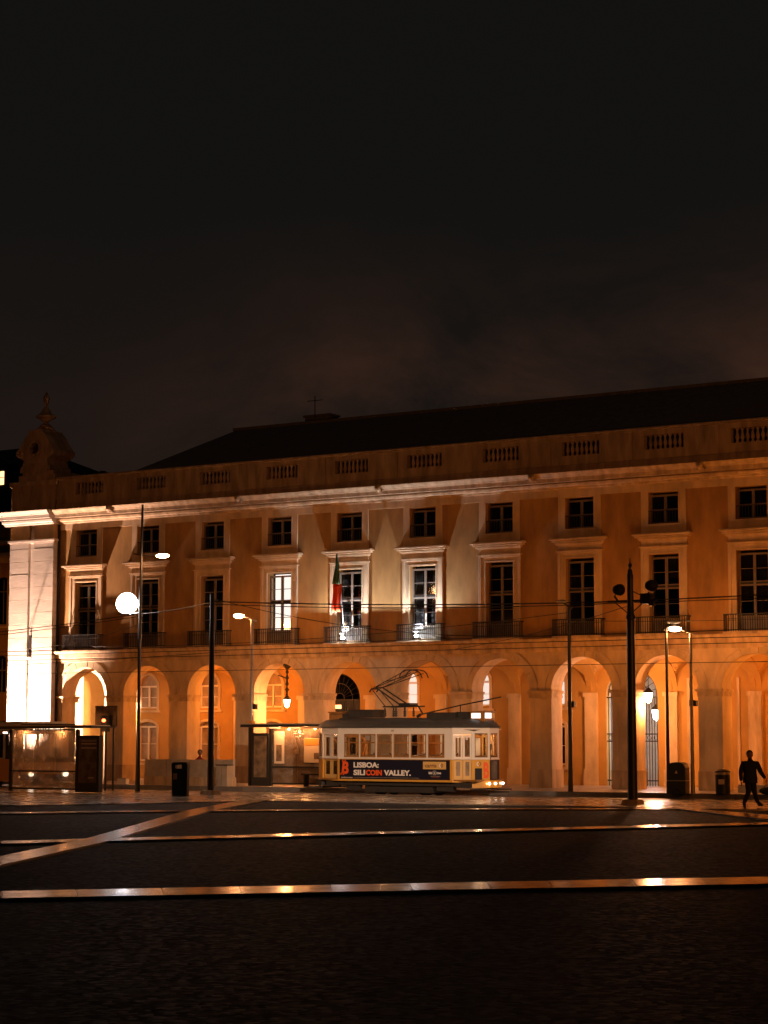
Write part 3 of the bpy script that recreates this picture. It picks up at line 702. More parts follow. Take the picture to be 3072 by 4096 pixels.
# arch at the end of the arcade, seen through the first opening
mb = MB(); mb.box(-2.25, -2.0, 1.1, 1.7, .1, 5.6); mb.box(-2.25, -2.0, 4.2, YB, .1, 5.6)
for i in range(14):
    a0, a1 = math.pi * i / 14, math.pi * (i + 1) / 14
    q = lambda a, x: (x, 2.95 + 1.25 * math.cos(a), 4.03 + 1.25 * math.sin(a))
    p0, p1 = q(a0, -2.25), q(a1, -2.25); mb.hexa([p0, (-2.0, p0[1], p0[2]), (-2.0, p1[1], p1[2]), p1, (p0[0], p0[1], 5.6), (-2.0, p0[1], 5.6), (-2.0, p1[1], 5.6), (p1[0], p1[1], 5.6)])
mb.build('end_arch', M['stone_w'], bld)
mb = MB(); mb.box(-4.2, -4.1, 1.1, YB, .1, 5.6); mb.build('end_wall', M['stone_w'], bld)
mb = MB(); mb.box(-4.2, -2.0, 1.1, YB, 5.45, 5.6); mb.build('end_ceiling', M['vault'], bld)
for k in bays[::1]:
    if k in (8, 9):
        for dx in (-1.1, 1.1):
            mb = MB(); mb.box(k * Bb + dx - .06, k * Bb + dx + .06, YB - .05, YB - .002, .1, 4.6); mb.build('wall_strip', M['stone_d'], bld)

# ================================================================ LANTERNS IN THE ARCADE
def lantern(x, y, z, power, label, col=WARM, glow='bulb_l', hung=True, top=5.3, s=1.0):
    t = thing('hanging_lantern', (x, y, z), label, 'lantern', 'lanterns hanging in the arcade')
    m_ = MB(); m_.lathe(0, 0, [(.10 * s, -.19 * s), (.16 * s, .08 * s), (.16 * s, .12 * s)], 6); m_.build('glass', M[glow], t)
    m_ = MB(); m_.lathe(0, 0, [(.20 * s, .12 * s), (.18 * s, .16 * s), (.08 * s, .26 * s), (.03, .30 * s)], 6); m_.lathe(0, 0, [(.03, -.24 * s), (.11 * s, -.2 * s), (.10 * s, -.185 * s)], 6)
    m_.build('cap', M['iron'], t)
    if hung:
        m_ = MB(); m_.tube([(0, 0, .28 * s), (0, 0, top - z)], .015, 5)
        m_.build('rod', M['iron'], t)
    if power > 2000: lamp('lantern_light', 'SPOT', (0, 0, -.35 * s), power, col, t, .12, R(112), .6, target=(-4.2, 4.2, 3.2))
    else: lamp('lantern_light', 'POINT', (0, 0, -.35 * s), power, col, t, size=.12)
    return t
LAMPS = [  # bay, y, z, power, colour
    (0, 3.2, 4.0, 7000, (1.0, .62, .38)), (1, 3.0, 4.1, 170, SODIUM), (2, 2.6, 4.1, 420, SODIUM), (4, 2.0, 4.1, 150, SODIUM),
    (5, 3.2, 4.2, 16, SODIUM), (6, 2.9, 4.1, 14, SODIUM), (7, 2.7, 4.1, 430, SODIUM_PALE), (9, 2.6, 4.1, 300, SODIUM), (10, 2.6, 4.1, 300, SODIUM)]
descr = {0: 'very bright lantern hidden in the first arch beside the corner pilasters', 1: 'dim lantern behind the pier between first and second arch', 2: 'orange lantern behind the pier right of the arch with the dark mast',
         4: 'lantern behind the pier right of the arch above the tram roof', 5: 'faint lantern behind the pier at the pantograph', 6: 'faint lantern behind the pier at the tram front', 7: 'orange lantern in the bright arch right of the tram',
         9: 'orange lantern in the arch behind the walking man', 10: 'orange lantern in the arch beyond the walking man'}
for k, y, z, p, c in LAMPS: lantern(k * Bb + (1.85 - (62 - k * Bb) / 73.9 * y if k else .2), y, z, p, descr[k], c)
# bracket lantern with ornate stem in the fourth arch
t = lantern(11.33 - .55 * .0, .3, 3.66, 480, 'glowing lantern hanging from an ornate black stem in the fourth arch', SODIUM_PALE, 'bulb_l', False)
t.location = (11.10, .62, 3.66)
m_ = MB(); m_.lathe(0, 0, [(.02, .3), (.07, .34), (.03, .40), (.05, .5), (.11, .56), (.04, .64), (.03, .72), (.09, .80), (.05, .9), (.04, 1.0), (.10, 1.08), (.05, 1.16), (.03, 1.25), (.08, 1.33), (.04, 1.45), (.17, 1.56), (.20, 1.66), (.12, 1.74), (.02, 1.8)], 8)
m_.build('stem', M['iron'], t, True)
m_ = MB(); m_.tube([(0, 0, 1.05), (-.25, 0, 1.14), (-.48, 0, 1.2)], .03, 6); m_.tube([(0, 0, 1.7), (0, 0, 1.75)], .03, 5); m_.build('arm', M['iron'], t)
lantern(28.45, .85, 3.78, 560, 'upper glowing lantern left in the arch beside the big dark mast', SODIUM_PALE, 'bulb_l', True, 5.2, 1.15)
t = lantern(27.05 - .55, YB + 1.2, 3.15, 200, 'lower white lantern shining behind the iron gate', WHITE, 'bulb_w', True, 5.5, 1.3)
for i, dx in enumerate((0, .26)):
    t = thing('wall_lamp', (3 * Bb + .02 + dx, YB - .35, 3.52), ('left' if i == 0 else 'right') + ' of two small warm lamps under the dark fanlight above the tram', 'lamp', 'pair of small lamps under the fanlight')
    MB().box(-.085, .085, -.06, .06, -.1, .07).build('glass', M['bulb_dim'], t); MB().box(-.11, .11, -.09, .09, .071, .1).build('cap', M['iron'], t)

# ================================================================ BALCONY FLOODLIGHTS (white, at bays 4 and 5)
for k, nm in ((4, 'left'), (5, 'right')):
    x = k * Bb + .02
    t = thing('balcony_floodlight', (x, -.60, 6.40), f'{"white floodlight under the balcony with the flag" if k == 4 else "white floodlight under the balcony right of the flag"}', 'floodlight', 'white floodlights on the balconies')
    MB().ball((0, 0, 0), .085, 12, 8).build('lens', M['bulb_wb'], t, True)
    m_ = MB(); m_.box(-.16, .16, -.10, .10, -.16, -.12); m_.box(-.02, .02, .08, .3, -.15, -.12)
    m_.box(-.02, .02, -.09, -.085, .02, .132)  # plates here and below added to cut the beam low on the wall
    for sx in (-1, 1): m_.box(min(sx * .02, sx * .17), max(sx * .02, sx * .17), -.09, -.085, .02, .166)
    m_.build('housing', M['iron'], t)
    lamp('flood_light', 'SPOT', (0, -.12, .12), 820, (0.90, 0.93, 1.0), t, size=.004, spot=R(156), blend=.7, target=(x, .28, 7.52))

# ================================================================ FLAG
t = thing('flag', (14.75, -.42, 6.95), 'green and red flag hanging limp from a thin pole on the balcony', 'flag')
m_ = MB(); m_.tube([(0, 0, 0), (-.06, -.42, 3.1)], .022, 6, True, .014); m_.build('flagpole', M['galv'], t)
def flagpart(name, z0, z1, w0, w1, m, ph):
    g_ = MB(); nn = 10; rows = 8
    vs = []
    for r_ in range(rows + 1):
        f_ = r_ / rows; z = z0 + (z1 - z0) * f_; wd = w0 + (w1 - w0) * f_
        for i in range(nn + 1):
            u = i / nn; vs.append((-.12 - wd * .5 + wd * u + .02 * math.sin(f_ * 5 + ph), -.40 + .05 * math.sin(u * 14 + f_ * 3 + ph), z))
    fs = [(r_ * (nn + 1) + i, r_ * (nn + 1) + i + 1, (r_ + 1) * (nn + 1) + i + 1, (r_ + 1) * (nn + 1) + i) for r_ in range(rows) for i in range(nn)]
    g_.add(vs, fs); o = g_.build(name, m, t, True)
    sm = o.modifiers.new('thickness', 'SOLIDIFY'); sm.thickness = .012
    return o
flagpart('green_field', 3.05, 1.75, .05, .44, M['green'], 0)
flagpart('red_field', 1.75, .55, .44, .5, M['flagred'], .6)

# ================================================================ NEIGHBOURS AND FAR DARK SHAPES
nb = thing('neighbour_building', (-30, 15, 0), 'orange lit building beyond the corner pilasters at the edge of the street', 'building')
NX = (2, 14)   # local x; world -28..-16
mb = MB(); hl = []
wx = [11.0 - 2.9 * i for i in range(4)]
for x in wx: hl += [(x - .45, x + .45, 1.0, 3.0, False), (x - .45, x + .45, 4.6, 6.6, .4), (x - .45, x + .45, 8.6, 11.2, .4)]
slab(mb, -12, 14, 0, 14.4, 0, .5, hl, 6); mb.build('wall', M['stucco'], nb)
MB().profile_x(-12.2, 14.2, [(0, 12.2), (-.2, 12.25), (-.25, 12.45), (-.5, 12.55), (-.5, 12.75), (0, 12.8)]).build('cornice', M['stone'], nb)
MB().profile_x(-12.2, 14.2, [(0, 13.3), (-.25, 13.35), (-.25, 13.5), (0, 13.55)]).build('cornice', M['stone_d'], nb)
mb = MB(); mb.box(-12, 14, 1.0, 1.1, 0, 14); mb.build('room_backing', M['dark_room'], nb)
for x in wx:
    for z0, z1 in ((1.0, 3.0), (4.6, 6.6), (8.6, 11.2)):
        m_ = MB(); m_.box(x - .45, x - .38, .2, .26, z0, z1); m_.box(x + .38, x + .45, .2, .26, z0, z1); m_.box(x - .03, x + .03, .18, .26, z0, z1); m_.box(x - .45, x + .45, .18, .26, z1 - .7, z1 - .64); m_.box(x - .45, x + .45, .2, .26, z0, z0 + .07)
        f = m_.build('window_frame', M['frame'], nb)
        MB().box(x - .45, x + .45, .27, .28, z0, z1 + .3).build('pane', M['pane'], f)
    m_ = MB(); rectframe(m_, x, 8.5, 11.2, .46, .62, -.05, -.002, .0, .12); m_.build('window_surround', M['stone'], nb)
# dark buildings and trees behind
db = thing('dark_building', (-74.9, 60, 0), 'unlit building mass behind the corner ornament with one lit window', 'building')
mb = MB(); mb.box(0, 16.5, 0, 14, 0, 25.9); mb.build('wall', M['darkbuild'], db)
mb = MB(); mb.add([(-.4, -.4, 25.9), (16.9, -.4, 25.9), (16.9, 14.4, 25.9), (-.4, 14.4, 25.9), (5, 7, 28.6), (12, 7, 28.6)], [(0, 1, 5, 4), (1, 2, 5), (2, 3, 4, 5), (3, 0, 4)]); mb.build('roof', M['darkbuild'], db)
m_ = MB(); m_.box(13.9, 14.85, -.04, -.01, 24.2, 25.4); m_.build('lit_window', M['bulb_dim'], db)
m_ = MB(); m_.box(14.35, 14.41, -.07, -.041, 24.2, 25.4); m_.box(13.9, 14.85, -.07, -.041, 24.8, 24.86); m_.build('window_frame', M['darkbuild'], db)

def tree(x, y, h, rad, label):
    t = thing('dark_tree', (x, y, 0), label, 'tree', 'unlit trees behind the parapet')
    m_ = MB(); m_.tube([(0, 0, 0), (.1, 0, h * .45), (0, .1, h * .8)], .35, 8, True, .1)
    for i in range(5):
        a = i * 1.3; m_.tube([(0, 0, h * .5), (rad * .5 * math.cos(a), rad * .5 * math.sin(a), h * .75)], .12, 5, True, .04)
    m_.build('trunk', M['leaf'], t)
    m_ = MB()
    for i in range(900):
        a = random.uniform(0, 2 * math.pi); ph = math.acos(random.uniform(-1, 1)); rr = rad * random.uniform(.55, 1) * (1 + .2 * math.sin(3 * a))
        c = Vector((rr * math.sin(ph) * math.cos(a), rr * math.sin(ph) * math.sin(a), h - rad * .8 + rr * .8 * math.cos(ph)))
        u = Vector((random.uniform(-1, 1), random.uniform(-1, 1), random.uniform(-1, 1))).normalized(); v = u.orthogonal().normalized(); s_ = .35
        m_.add([c - u * s_, c + v * s_, c + u * s_], [(0, 1, 2)])
    me = bpy.data.meshes.new('crown'); me.from_pydata(m_.v, [], m_.f); me.update(); place('crown', me, M['leaf'], t)
tree(-29, 33, 20.4, 2.8, 'dark tree crown showing left of the roof slope')
tree(-26.3, 33.5, 19.7, 2.2, 'smaller dark tree crown nearer the roof slope')

# ================================================================ TRAM
tram = thing('tram', (22.05, -7.0, -.07), 'old cream and yellow tram with dark advertising panel and raised pantograph', 'tram')
SH = 2.53        # half length of the straight side
outl = [(-SH, -1.2), (SH, -1.2), (3.2, -.85), (3.65, -.36), (3.65, .36), (3.2, .85), (SH, 1.2), (-SH, 1.2), (-3.48, .85), (-3.96, .36), (-3.96, -.36), (-3.48, -.85)]
def holed(mb, p0, p1, z0, z1, th, holes):
    """vertical wall from p0 to p1 (xy) with rectangular holes (a0,a1,z0,z1) measured along it"""
    p0 = Vector(p0); p1 = Vector(p1); L = (p1 - p0).length; d = (p1 - p0) / L; nrm = Vector((-d.y, d.x))
    us = sorted({0, L} | {h[0] for h in holes} | {h[1] for h in holes}); zs = sorted({z0, z1} | {h[2] for h in holes} | {h[3] for h in holes})
    for ua, ub in zip(us, us[1:]):
        for za, zb in zip(zs, zs[1:]):
            um, zm = (ua + ub) / 2, (za + zb) / 2
            if any(h[0] < um < h[1] and h[2] < zm < h[3] for h in holes): continue
            q = [p0 + d * ua, p0 + d * ub, p0 + d * ub + nrm * th, p0 + d * ua + nrm * th]
            mb.hexa([(v.x, v.y, za) for v in q] + [(v.x, v.y, zb) for v in q])
def onwall(p0, p1, u, off):  # point on wall at u, pushed outward by off
    p0 = Vector(p0); p1 = Vector(p1); d = (p1 - p0).normalized(); nrm = Vector((-d.y, d.x)); return p0 + d * u - nrm * off
Z0, ZB, ZT, ZE = .58, 1.42, 2.34, 2.58
# windows along the side: six each side
wpx = [(280, 403), (416, 541), (554, 679), (690, 816), (830, 955), (970, 1100)]
wins = [((a - 831 + 136) / 185 + 0, (b_ - 831 + 136) / 185) for a, b_ in wpx]   # local x
upper = MB(); lower = MB()
for side, (pa, pb) in enumerate((((-SH, -1.2), (SH, -1.2)), ((SH, 1.2), (-SH, 1.2)))):
    hs = [((a + SH) if side == 0 else (SH - b_), (b_ + SH) if side == 0 else (SH - a), ZB + .04, ZT) for a, b_ in wins]
    holed(upper, pa, pb, ZB, ZE, .05, hs); holed(lower, pa, pb, Z0, ZB - .002, .05, [])
ends = [((SH, -1.2), (3.2, -.85), 'door'), ((3.2, -.85), (3.65, -.36), 'win'), ((3.65, -.36), (3.65, .36), 'win'), ((3.65, .36), (3.2, .85), 'win'), ((3.2, .85), (SH, 1.2), 'door'),
        ((-SH, 1.2), (-3.48, .85), 'door'), ((-3.48, .85), (-3.96, .36), 'win'), ((-3.96, .36), (-3.96, -.36), 'win'), ((-3.96, -.36), (-3.48, -.85), 'win'), ((-3.48, -.85), (-SH, -1.2), 'door')]
glassq = []
for pa, pb, kd in ends:
    L = (Vector(pb) - Vector(pa)).length
    if kd == 'win':
        holed(upper, pa, pb, ZB, ZE, .05, [(.08, L - .08, ZB + .06, ZT + .03)]); holed(lower, pa, pb, Z0, ZB - .002, .05, [])
        glassq.append((onwall(pa, pb, .08, -.02), onwall(pa, pb, L - .08, -.02), ZB + .06, ZT + .03))
    else:
        holed(upper, pa, pb, ZT - .02, ZE, .05, []); holed(upper, pa, pb, ZB, ZT - .02, .05, [(.04, L - .04, ZB, ZT - .02)]); holed(lower, pa, pb, Z0, ZB - .002, .05, [(.04, L - .04, Z0, ZB - .002)])
upper.build('upper_body', M['cream'], tram); lower.build('lower_body', M['yellow'], tram)
# doors: two folding leaves each
for pa, pb, kd in ends:
    if kd != 'door': continue
    L = (Vector(pb) - Vector(pa)).length; wl = (L - .10) / 2
    for i in range(2):
        u0 = .045 + i * (wl + .015)
        dm = MB(); a, b_ = onwall(pa, pb, u0, -.07), onwall(pa, pb, u0 + wl, -.07)
        holed(dm, a, b_, Z0 + .04, ZT - .04, .035, [(.07, wl - .07, ZB + .08, ZT - .12), (.09, wl - .09, Z0 + .22, ZB - .1)])
        d = dm.build('door', M['yellow' if False else 'cream'] if False else M['tan'], tram)
        # cream upper half over the leaf
        dm = MB(); a2, b2 = onwall(pa, pb, u0, -.066), onwall(pa, pb, u0 + wl, -.066)
        holed(dm, a2, b2, ZB + .0, ZT - .045, .003, [(.07, wl - .07, ZB + .08, ZT - .12)]); dm.build('door_top', M['cream'], d)
        dm = MB(); a3, b3 = onwall(pa, pb, u0 + .07, -.085), onwall(pa, pb, u0 + wl - .07, -.085)
        holed(dm, a3, b3, ZB + .08, ZT - .12, .006, []); dm.build('pane', M['clear'], d)
        dm = MB(); a3, b3 = onwall(pa, pb, u0 + .09, -.085), onwall(pa, pb, u0 + wl - .09, -.085)
        holed(dm, a3, b3, Z0 + .22, ZB - .1, .006, []); dm.build('lower_pane', M['pane'] if pa[0] < 0 else M['back_pane'], d)
# side windows: wooden sashes and panes, arched corners
for side in (-1, 1):
    for a, b_ in wins:
        y = side * 1.185
        fm = MB(); w_ = b_ - a
        fm.box(a, a + .025, y - .02, y + .02, ZB + .04, ZT); fm.box(b_ - .025, b_, y - .02, y + .02, ZB + .04, ZT)
        fm.box(a, b_, y - .02, y + .02, ZB + .04, ZB + .10); fm.box(a, b_, y - .02, y + .02, 1.99, 2.02 if a > -1 else 2.04)
        for i in range(8):
            u0, u1 = i / 8, (i + 1) / 8; h0 = .075 - .06 * math.sin(math.pi * u0); h1 = .075 - .06 * math.sin(math.pi * u1)
            fm.hexa([(a + w_ * u0, y - .02, ZT - h0), (a + w_ * u1, y - .02, ZT - h1), (a + w_ * u1, y + .02, ZT - h1), (a + w_ * u0, y + .02, ZT - h0),
                     (a + w_ * u0, y - .02, ZT), (a + w_ * u1, y - .02, ZT), (a + w_ * u1, y + .02, ZT), (a + w_ * u0, y + .02, ZT)])
        f = fm.build('window_frame', M['wood'], tram)
        MB().box(a + .025, b_ - .025, y - .004, y + .004, ZB + .10, ZT - .015).build('pane', M['clear'], f)
for a, b_, z0, z1 in glassq:
    m_ = MB(); holed(m_, a, b_, z0, z1, .008, []); m_.build('windscreen', M['clear'], tram)
    m_ = MB(); L = (b_ - a).length; a2, b2 = a, b_
    holed(m_, a2, b2, z0, z1, .03, [(.035, L - .035, z0 + .07, z1 - .05)]); m_.build('windscreen_frame', M['wood'], tram)
# belt moulding, letterboard line
def ringband(name, off, z0, z1, m, par=tram):
    mb = MB(); n_ = len(outl)
    for i in range(n_):
        pa, pb = outl[i], outl[(i + 1) % n_]
        a, b_ = onwall(pa, pb, -.005, off), onwall(pa, pb, (Vector(pb) - Vector(pa)).length + .005, off)
        q = [a, b_, onwall(pa, pb, (Vector(pb) - Vector(pa)).length, -.0), onwall(pa, pb, 0, 0)]
        mb.hexa([(v.x, v.y, z0) for v in q] + [(v.x, v.y, z1) for v in q])
    mb.build(name, m, par)
ringband('belt_rail', .018, ZB - .02, ZB + .02, M['cream']); ringband('gutter', .05, ZE - .005, ZE + .03, M['dgrey']); ringband('sill_moulding', .012, Z0 - .02, Z0 + .02, M['yellow'])
# roof
def ring_at(sx, sy, z): return [(x * sx, y * sy, z) for x, y in outl]
rings = [ring_at(1.02, 1.04, ZE + .03), ring_at(1.0, .99, ZE + .10), ring_at(.975, .88, ZE + .2), ring_at(.94, .70, ZE + .285), ring_at(.90, .45, ZE + .34), ring_at(.88, .15, ZE + .36)]
vs = [p for r_ in rings for p in r_]; n_ = 12
fs = [(i * n_ + k, i * n_ + (k + 1) % n_, (i + 1) * n_ + (k + 1) % n_, (i + 1) * n_ + k) for i in range(len(rings) - 1) for k in range(n_)] + [tuple(range((len(rings) - 1) * n_, len(rings) * n_)), tuple(range(n_ - 1, -1, -1))]
MB().add(vs, fs).build('roof', M['dgrey'], tram, True)
for px in (390, 600, 815, 1045, 1080):
    x = (px - 831 + 90) / 185
    MB().ball((x, -.86, 2.80), .05, 8, 6).build('roof_vent', M['galv'], tram, True)
for x0, x1, y0, y1, z0, z1, nm in ((-2.55, -1.42, -.45, .45, 2.97, 3.25, 'resistor_box'), (-3.35, -2.6, -.4, .4, 2.9, 3.1, 'roof_box'), (.95, 2.2, -.4, .35, 2.92, 3.13, 'roof_box'), (2.25, 2.75, -.3, .3, 2.9, 3.15, 'roof_box')):
    m_ = MB(); m_.box(x0, x1, y0, y1, z0, z1); m_.box(x0 - .03, x1 + .03, y0 - .03, y1 + .03, z1, z1 + .025); m_.build(nm, M['under'], tram)
MB().box(-2.9, 2.6, -.55, .55, 2.90, 2.955).build('roof_walkway', M['under'], tram)
# destination boxes
for s in (-1, 1):
    m_ = MB(); m_.box(2.85 if s > 0 else -3.45, 3.45 if s > 0 else -2.85, -.42, .42, 2.80, 3.16); m_.box(2.83 if s > 0 else -3.5, 3.5 if s > 0 else -2.83, -.45, .45, 3.161, 3.2)
    o = m_.build('destination_box', M['wood'], tram)
    if s > 0:
        MB().box(3.455, 3.46, -.36, .13, 2.93, 3.13).build('lit_display', M['lit_white'], o); MB().box(3.455, 3.47, .17, .38, 2.93, 3.13).build('route_number', M['tan'], o)
        m_ = MB(); m_.box(2.92, 3.30, -.432, -.425, 2.93, 3.12); m_.build('side_display', M['lit_white'], o)
# pantograph
pn = MB()
for y in (-.32, .32):
    pn.tube([(-.95, y, 3.0), (-.95, y, 3.34)], .03, 5); pn.tube([(-.05, y, 3.0), (-.05, y, 3.36)], .03, 5); pn.tube([(-.45, y, 3.0), (-.45, y, 3.34)], .03, 5)
    pn.tube([(-1.05, y, 3.38), (.45, y, 3.40)], .028, 5)
    pn.tube([(-.95, y, 3.40), (-1.60, y * .8, 4.08)], .018, 5); pn.tube([(-.25, y, 3.44), (-1.40, y * .8, 4.12)], .028, 6)
    pn.tube([(-1.62, y * .8, 4.06), (.05, y * 1.5, 4.74)], .018, 5); pn.tube([(-1.38, y * .8, 4.14), (.30, y * 1.5, 4.66)], .018, 5)
    pn.tube([(-1.62, y * .8, 4.06), (-1.70, y * .8, 3.96)], .03, 5)
pn.tube([(-1.60, -.26, 4.08), (-1.60, .26, 4.08)], .03, 6); pn.tube([(-1.40, -.26, 4.13), (-1.40, .26, 4.13)], .025, 6)
pn.tube([(-1.0, -.4, 4.32), (-.4, .4, 4.56)], .012, 4); pn.tube([(-1.0, .4, 4.32), (-.4, -.4, 4.56)], .012, 4)
for x in (.02, .30): pn.tube([(x, -.85, 4.52), (x, -.72, 4.66), (x, -.5, 4.76), (x, 0, 4.79), (x, .5, 4.76), (x, .72, 4.66), (x, .85, 4.50)], .022, 5)
pn.box(-.35, .15, -.3, .3, 3.42, 3.52); pn.tube([(-.2, 0, 3.5), (.35, 0, 3.4), (.55, 0, 3.1)], .035, 6)
pn.build('pantograph', M['iron'], tram)
for x in (-.95, -.45, -.05):
    for y in (-.32, .32):
        m_ = MB(); m_.lathe(x, y, [(.03, 3.0), (.06, 3.05), (.035, 3.09), (.06, 3.13), (.035, 3.17), (.06, 3.2), (.03, 3.24)], 8); m_.build('insulator', M['dgrey'], tram)
m_ = MB(); m_.tube([(.45, 0, 3.08), (2.2, 0, 3.42), (3.95, 0, 3.72)], .026, 5); m_.tube([(2.2, 0, 3.1), (2.2, 0, 3.42)], .02, 5); m_.tube([(.3, 0, 3.0), (.45, 0, 3.08)], .06, 6); m_.build('trolley_pole', M['iron'], tram)
# interior
MB().box(-3.5, 3.5, -1.14, 1.14, .60, .66).build('floor', M['wood'], tram)
MB().box(-3.4, 3.4, -1.0, 1.0, 2.50, 2.53).build('ceiling', M['cream'], tram)
for x in (-SH + .02, SH - .02):
    m_ = MB(); holed(m_, (x, -1.14), (x, 1.14), .66, 2.5, .03, [(.75, 1.55, .66, 2.2), (.12, .62, 1.45, 2.2), (1.68, 2.16, 1.45, 2.2)]); m_.build('bulkhead', M['wood'], tram)
for i in range(7):
    x = -2.1 + i * .72
    for y in (-.72, .72):
        m_ = MB(); m_.box(x, x + .40, y - .36, y + .36, 1.05, 1.13); m_.box(x - .05, x + .0, y - .36, y + .36, 1.1, 1.52); m_.box(x - .02, x + .1, y - .3, y + .3, .66, 1.05)
        s_ = m_.build('seat', M['wood'], tram)
        m_ = MB(); m_.tube([(x - .02, y - .33, 1.52), (x - .02, y + .33, 1.56)], .025, 6); m_.ball((x - .02, y + .33, 1.6), .035, 6, 5); m_.build('grab_handle', M['rail'], s_)
MB().box(3.15, 3.35, -.25, .25, .66, 1.55).build('control_stand', M['under'], tram)
for i, x in enumerate((-2.9, -1.3, 0.1, 1.5, 3.0)):
    m_ = MB(); m_.ball((x, 0, 2.46), .055, 8, 6); m_.build('ceiling_lamp', M['bulb_l'], tram)
    lamp('tram_light', 'POINT', (x, 0, 2.35), 26 if abs(x) < 2.5 else (75 if x > 0 else 6), WARM, tram, size=.06)
# notice papers in the windows
MB().box(-1.34, -1.12, -1.16, -1.155, 2.10, 2.28).build('notice', M['white'], tram)
MB().box(2.93, 3.02, -.90, -.895, 2.12, 2.24).build('notice', M['white'], tram)
# advertising panel
ap = MB().box(-2.44, 2.44, -1.222, -1.204, .635, 1.375).build('advert_panel', M['navy'], tram)
m_ = MB(); m_.box(-2.50, -2.44, -1.23, -1.204, .60, 1.40); m_.box(2.44, 2.50, -1.23, -1.204, .60, 1.40); m_.box(-2.44, 2.44, -1.23, -1.204, .60, .634); m_.build('advert_frame', M['yellow'], tram)
def px2x(p): return (p - 831 + 136) / 185
yT = -1.228
for w_, x0, x1, z0, z1, m in (('LISBOA:', 362, 571, 1.064, 1.273, 'white'), ('SILI', 362, 458, .778, .987, 'white'), ('COIN', 465, 597, .775, .990, 'red'), ('VALLEY.', 614, 833, .778, .987, 'white'), ('bit2me.com', 261, 353, .675, .712, 'white')):
    fit(text('advert_text', w_, .3, M[m], ap, (0, yT, 1), bold=.012 if len(w_) < 9 else .003), px2x(x0), px2x(x1), z0, z1)
MB().box(px2x(365), px2x(900), yT - .002, yT + .004, .694, .699).build('advert_rule', M['wlabel'], ap)
m_ = MB(); m_.box(px2x(932), px2x(1115), -1.232, -1.2225, 1.035, 1.315); cp = m_.build('operator_plate', M['tan'], ap)
fit(text('operator_name', 'carris', .17, M['brown'], ap, (0, -1.238, 1.13), bold=.003), px2x(950), px2x(1040), 1.10, 1.24)
m_ = MB(); arc_ring(m_, px2x(1078), 1.175, .05, .078, -1.24, -1.234, 20, R(-90), R(90)); m_.box(px2x(1078) - .012, px2x(1078) + .012, -1.24, -1.234, 1.14, 1.21); m_.build('operator_mark', M['brown'], ap)
m_ = MB(); arc_ring(m_, px2x(1078) - .012, 1.175, .05, .078, -1.24, -1.234, 20, R(90), R(270)); m_.build('operator_mark', M['white'], ap)
fit(text('sponsor_name', 'bit', .12, M['white'], ap, (0, yT, .865), bold=.003), px2x(978), px2x(1004), .855, .945)
fit(text('sponsor_name', 'me', .12, M['white'], ap, (0, yT, .865), bold=.003), px2x(1043), px2x(1075), .855, .92)
fit(text('sponsor_name', '2', .10, M['white'], ap, (0, yT, .87), bold=.002), px2x(1017), px2x(1030), .865, .94)
m_ = MB(); arc_ring(m_, px2x(1024), .905, .075, .083, yT - .004, yT, 24, 0, 2 * math.pi); m_.build('sponsor_ring', M['white'], ap)
MB().box(px2x(990), px2x(1070), yT - .002, yT + .004, .775, .781).build('advert_rule', M['wlabel'], ap); MB().box(px2x(1000), px2x(1060), yT - .002, yT + .004, .725, .731).build('advert_rule', M['red'], ap)
text('fleet_number', '554', .085, M['brown'], tram, (px2x(670), -1.205, 2.435), bold=.001)
def bitcoin(x, z, s, par, y, rz=0):
    o = text('coin_symbol', 'B', .62 * s, M['red'], par, (x, y, z), rot=(R(90), R(12), rz), bold=.018 * s, sx=.95, depth=.004)
    return o
o = text('coin_symbol', 'B', .6, M['red'], ap, (0, yT, .8), bold=.022)
fit(o, px2x(262), px2x(318), .84, 1.32); o.rotation_euler = (R(90), R(7), 0)
for bx, bz in ((270, 1.30), (290, 1.30), (256, .80), (276, .80)):
    MB().box(-.022, .022, -.004, 0, 0, .09).build('coin_symbol_bar', M['red'], ap, loc=(px2x(bx), yT, bz - .02)).rotation_euler = (0, R(7), 0)
# front: dark advert wrap with symbol, yellow apron bumper, headlamps
pa, pb = (3.2, -.85), (3.65, -.36)
for (pa, pb, u0, u1, z0, z1, m, nm) in (((3.2, -.85), (3.65, -.36), .08, .36, .64, 1.08, 'navy', 'advert_wrap'), ((3.2, -.85), (3.65, -.36), .42, .665, .64, 1.38, 'red', 'advert_symbol'),
                                       ((3.65, -.36), (3.65, .36), .0, .72, .64, 1.38, 'navy', 'advert_wrap')):
    m_ = MB(); holed(m_, onwall(pa, pb, u0, .006), onwall(pa, pb, u1, .006), z0, z1, .004, []); 
    if nm != 'advert_symbol': m_.build(nm, M[m], tram)
d_ = (Vector((3.65, -.36)) - Vector((3.2, -.85))).normalized(); ang = math.atan2(d_.y, d_.x)
q = onwall((3.2, -.85), (3.65, -.36), .40, .012)
text('coin_symbol', 'B', .78, M['red'], tram, (q.x, q.y, .74), rot=(R(90), 0, ang), bold=.03, sx=.52)
q = onwall((3.2, -.85), (3.65, -.36), .24, .012)
m_ = MB(); arc_ring(m_, 0, 0, .055, .085, -.004, .004, 20, R(-90), R(90)); o = m_.build('operator_mark', M['brown'], tram); o.location = (q.x, q.y, 1.24); o.rotation_euler.z = ang
m_ = MB(); arc_ring(m_, -.01, 0, .055, .085, -.004, .004, 20, R(90), R(270)); o = m_.build('operator_mark', M['white'], tram); o.location = (q.x, q.y, 1.24); o.rotation_euler.z = ang
m_ = MB()
for i in range(5): m_.box(3.664, 3.668, -.22 + i * .09, -.215 + i * .09, .68, 1.34)
m_.build('wrap_lines', M['wlabel'], tram)
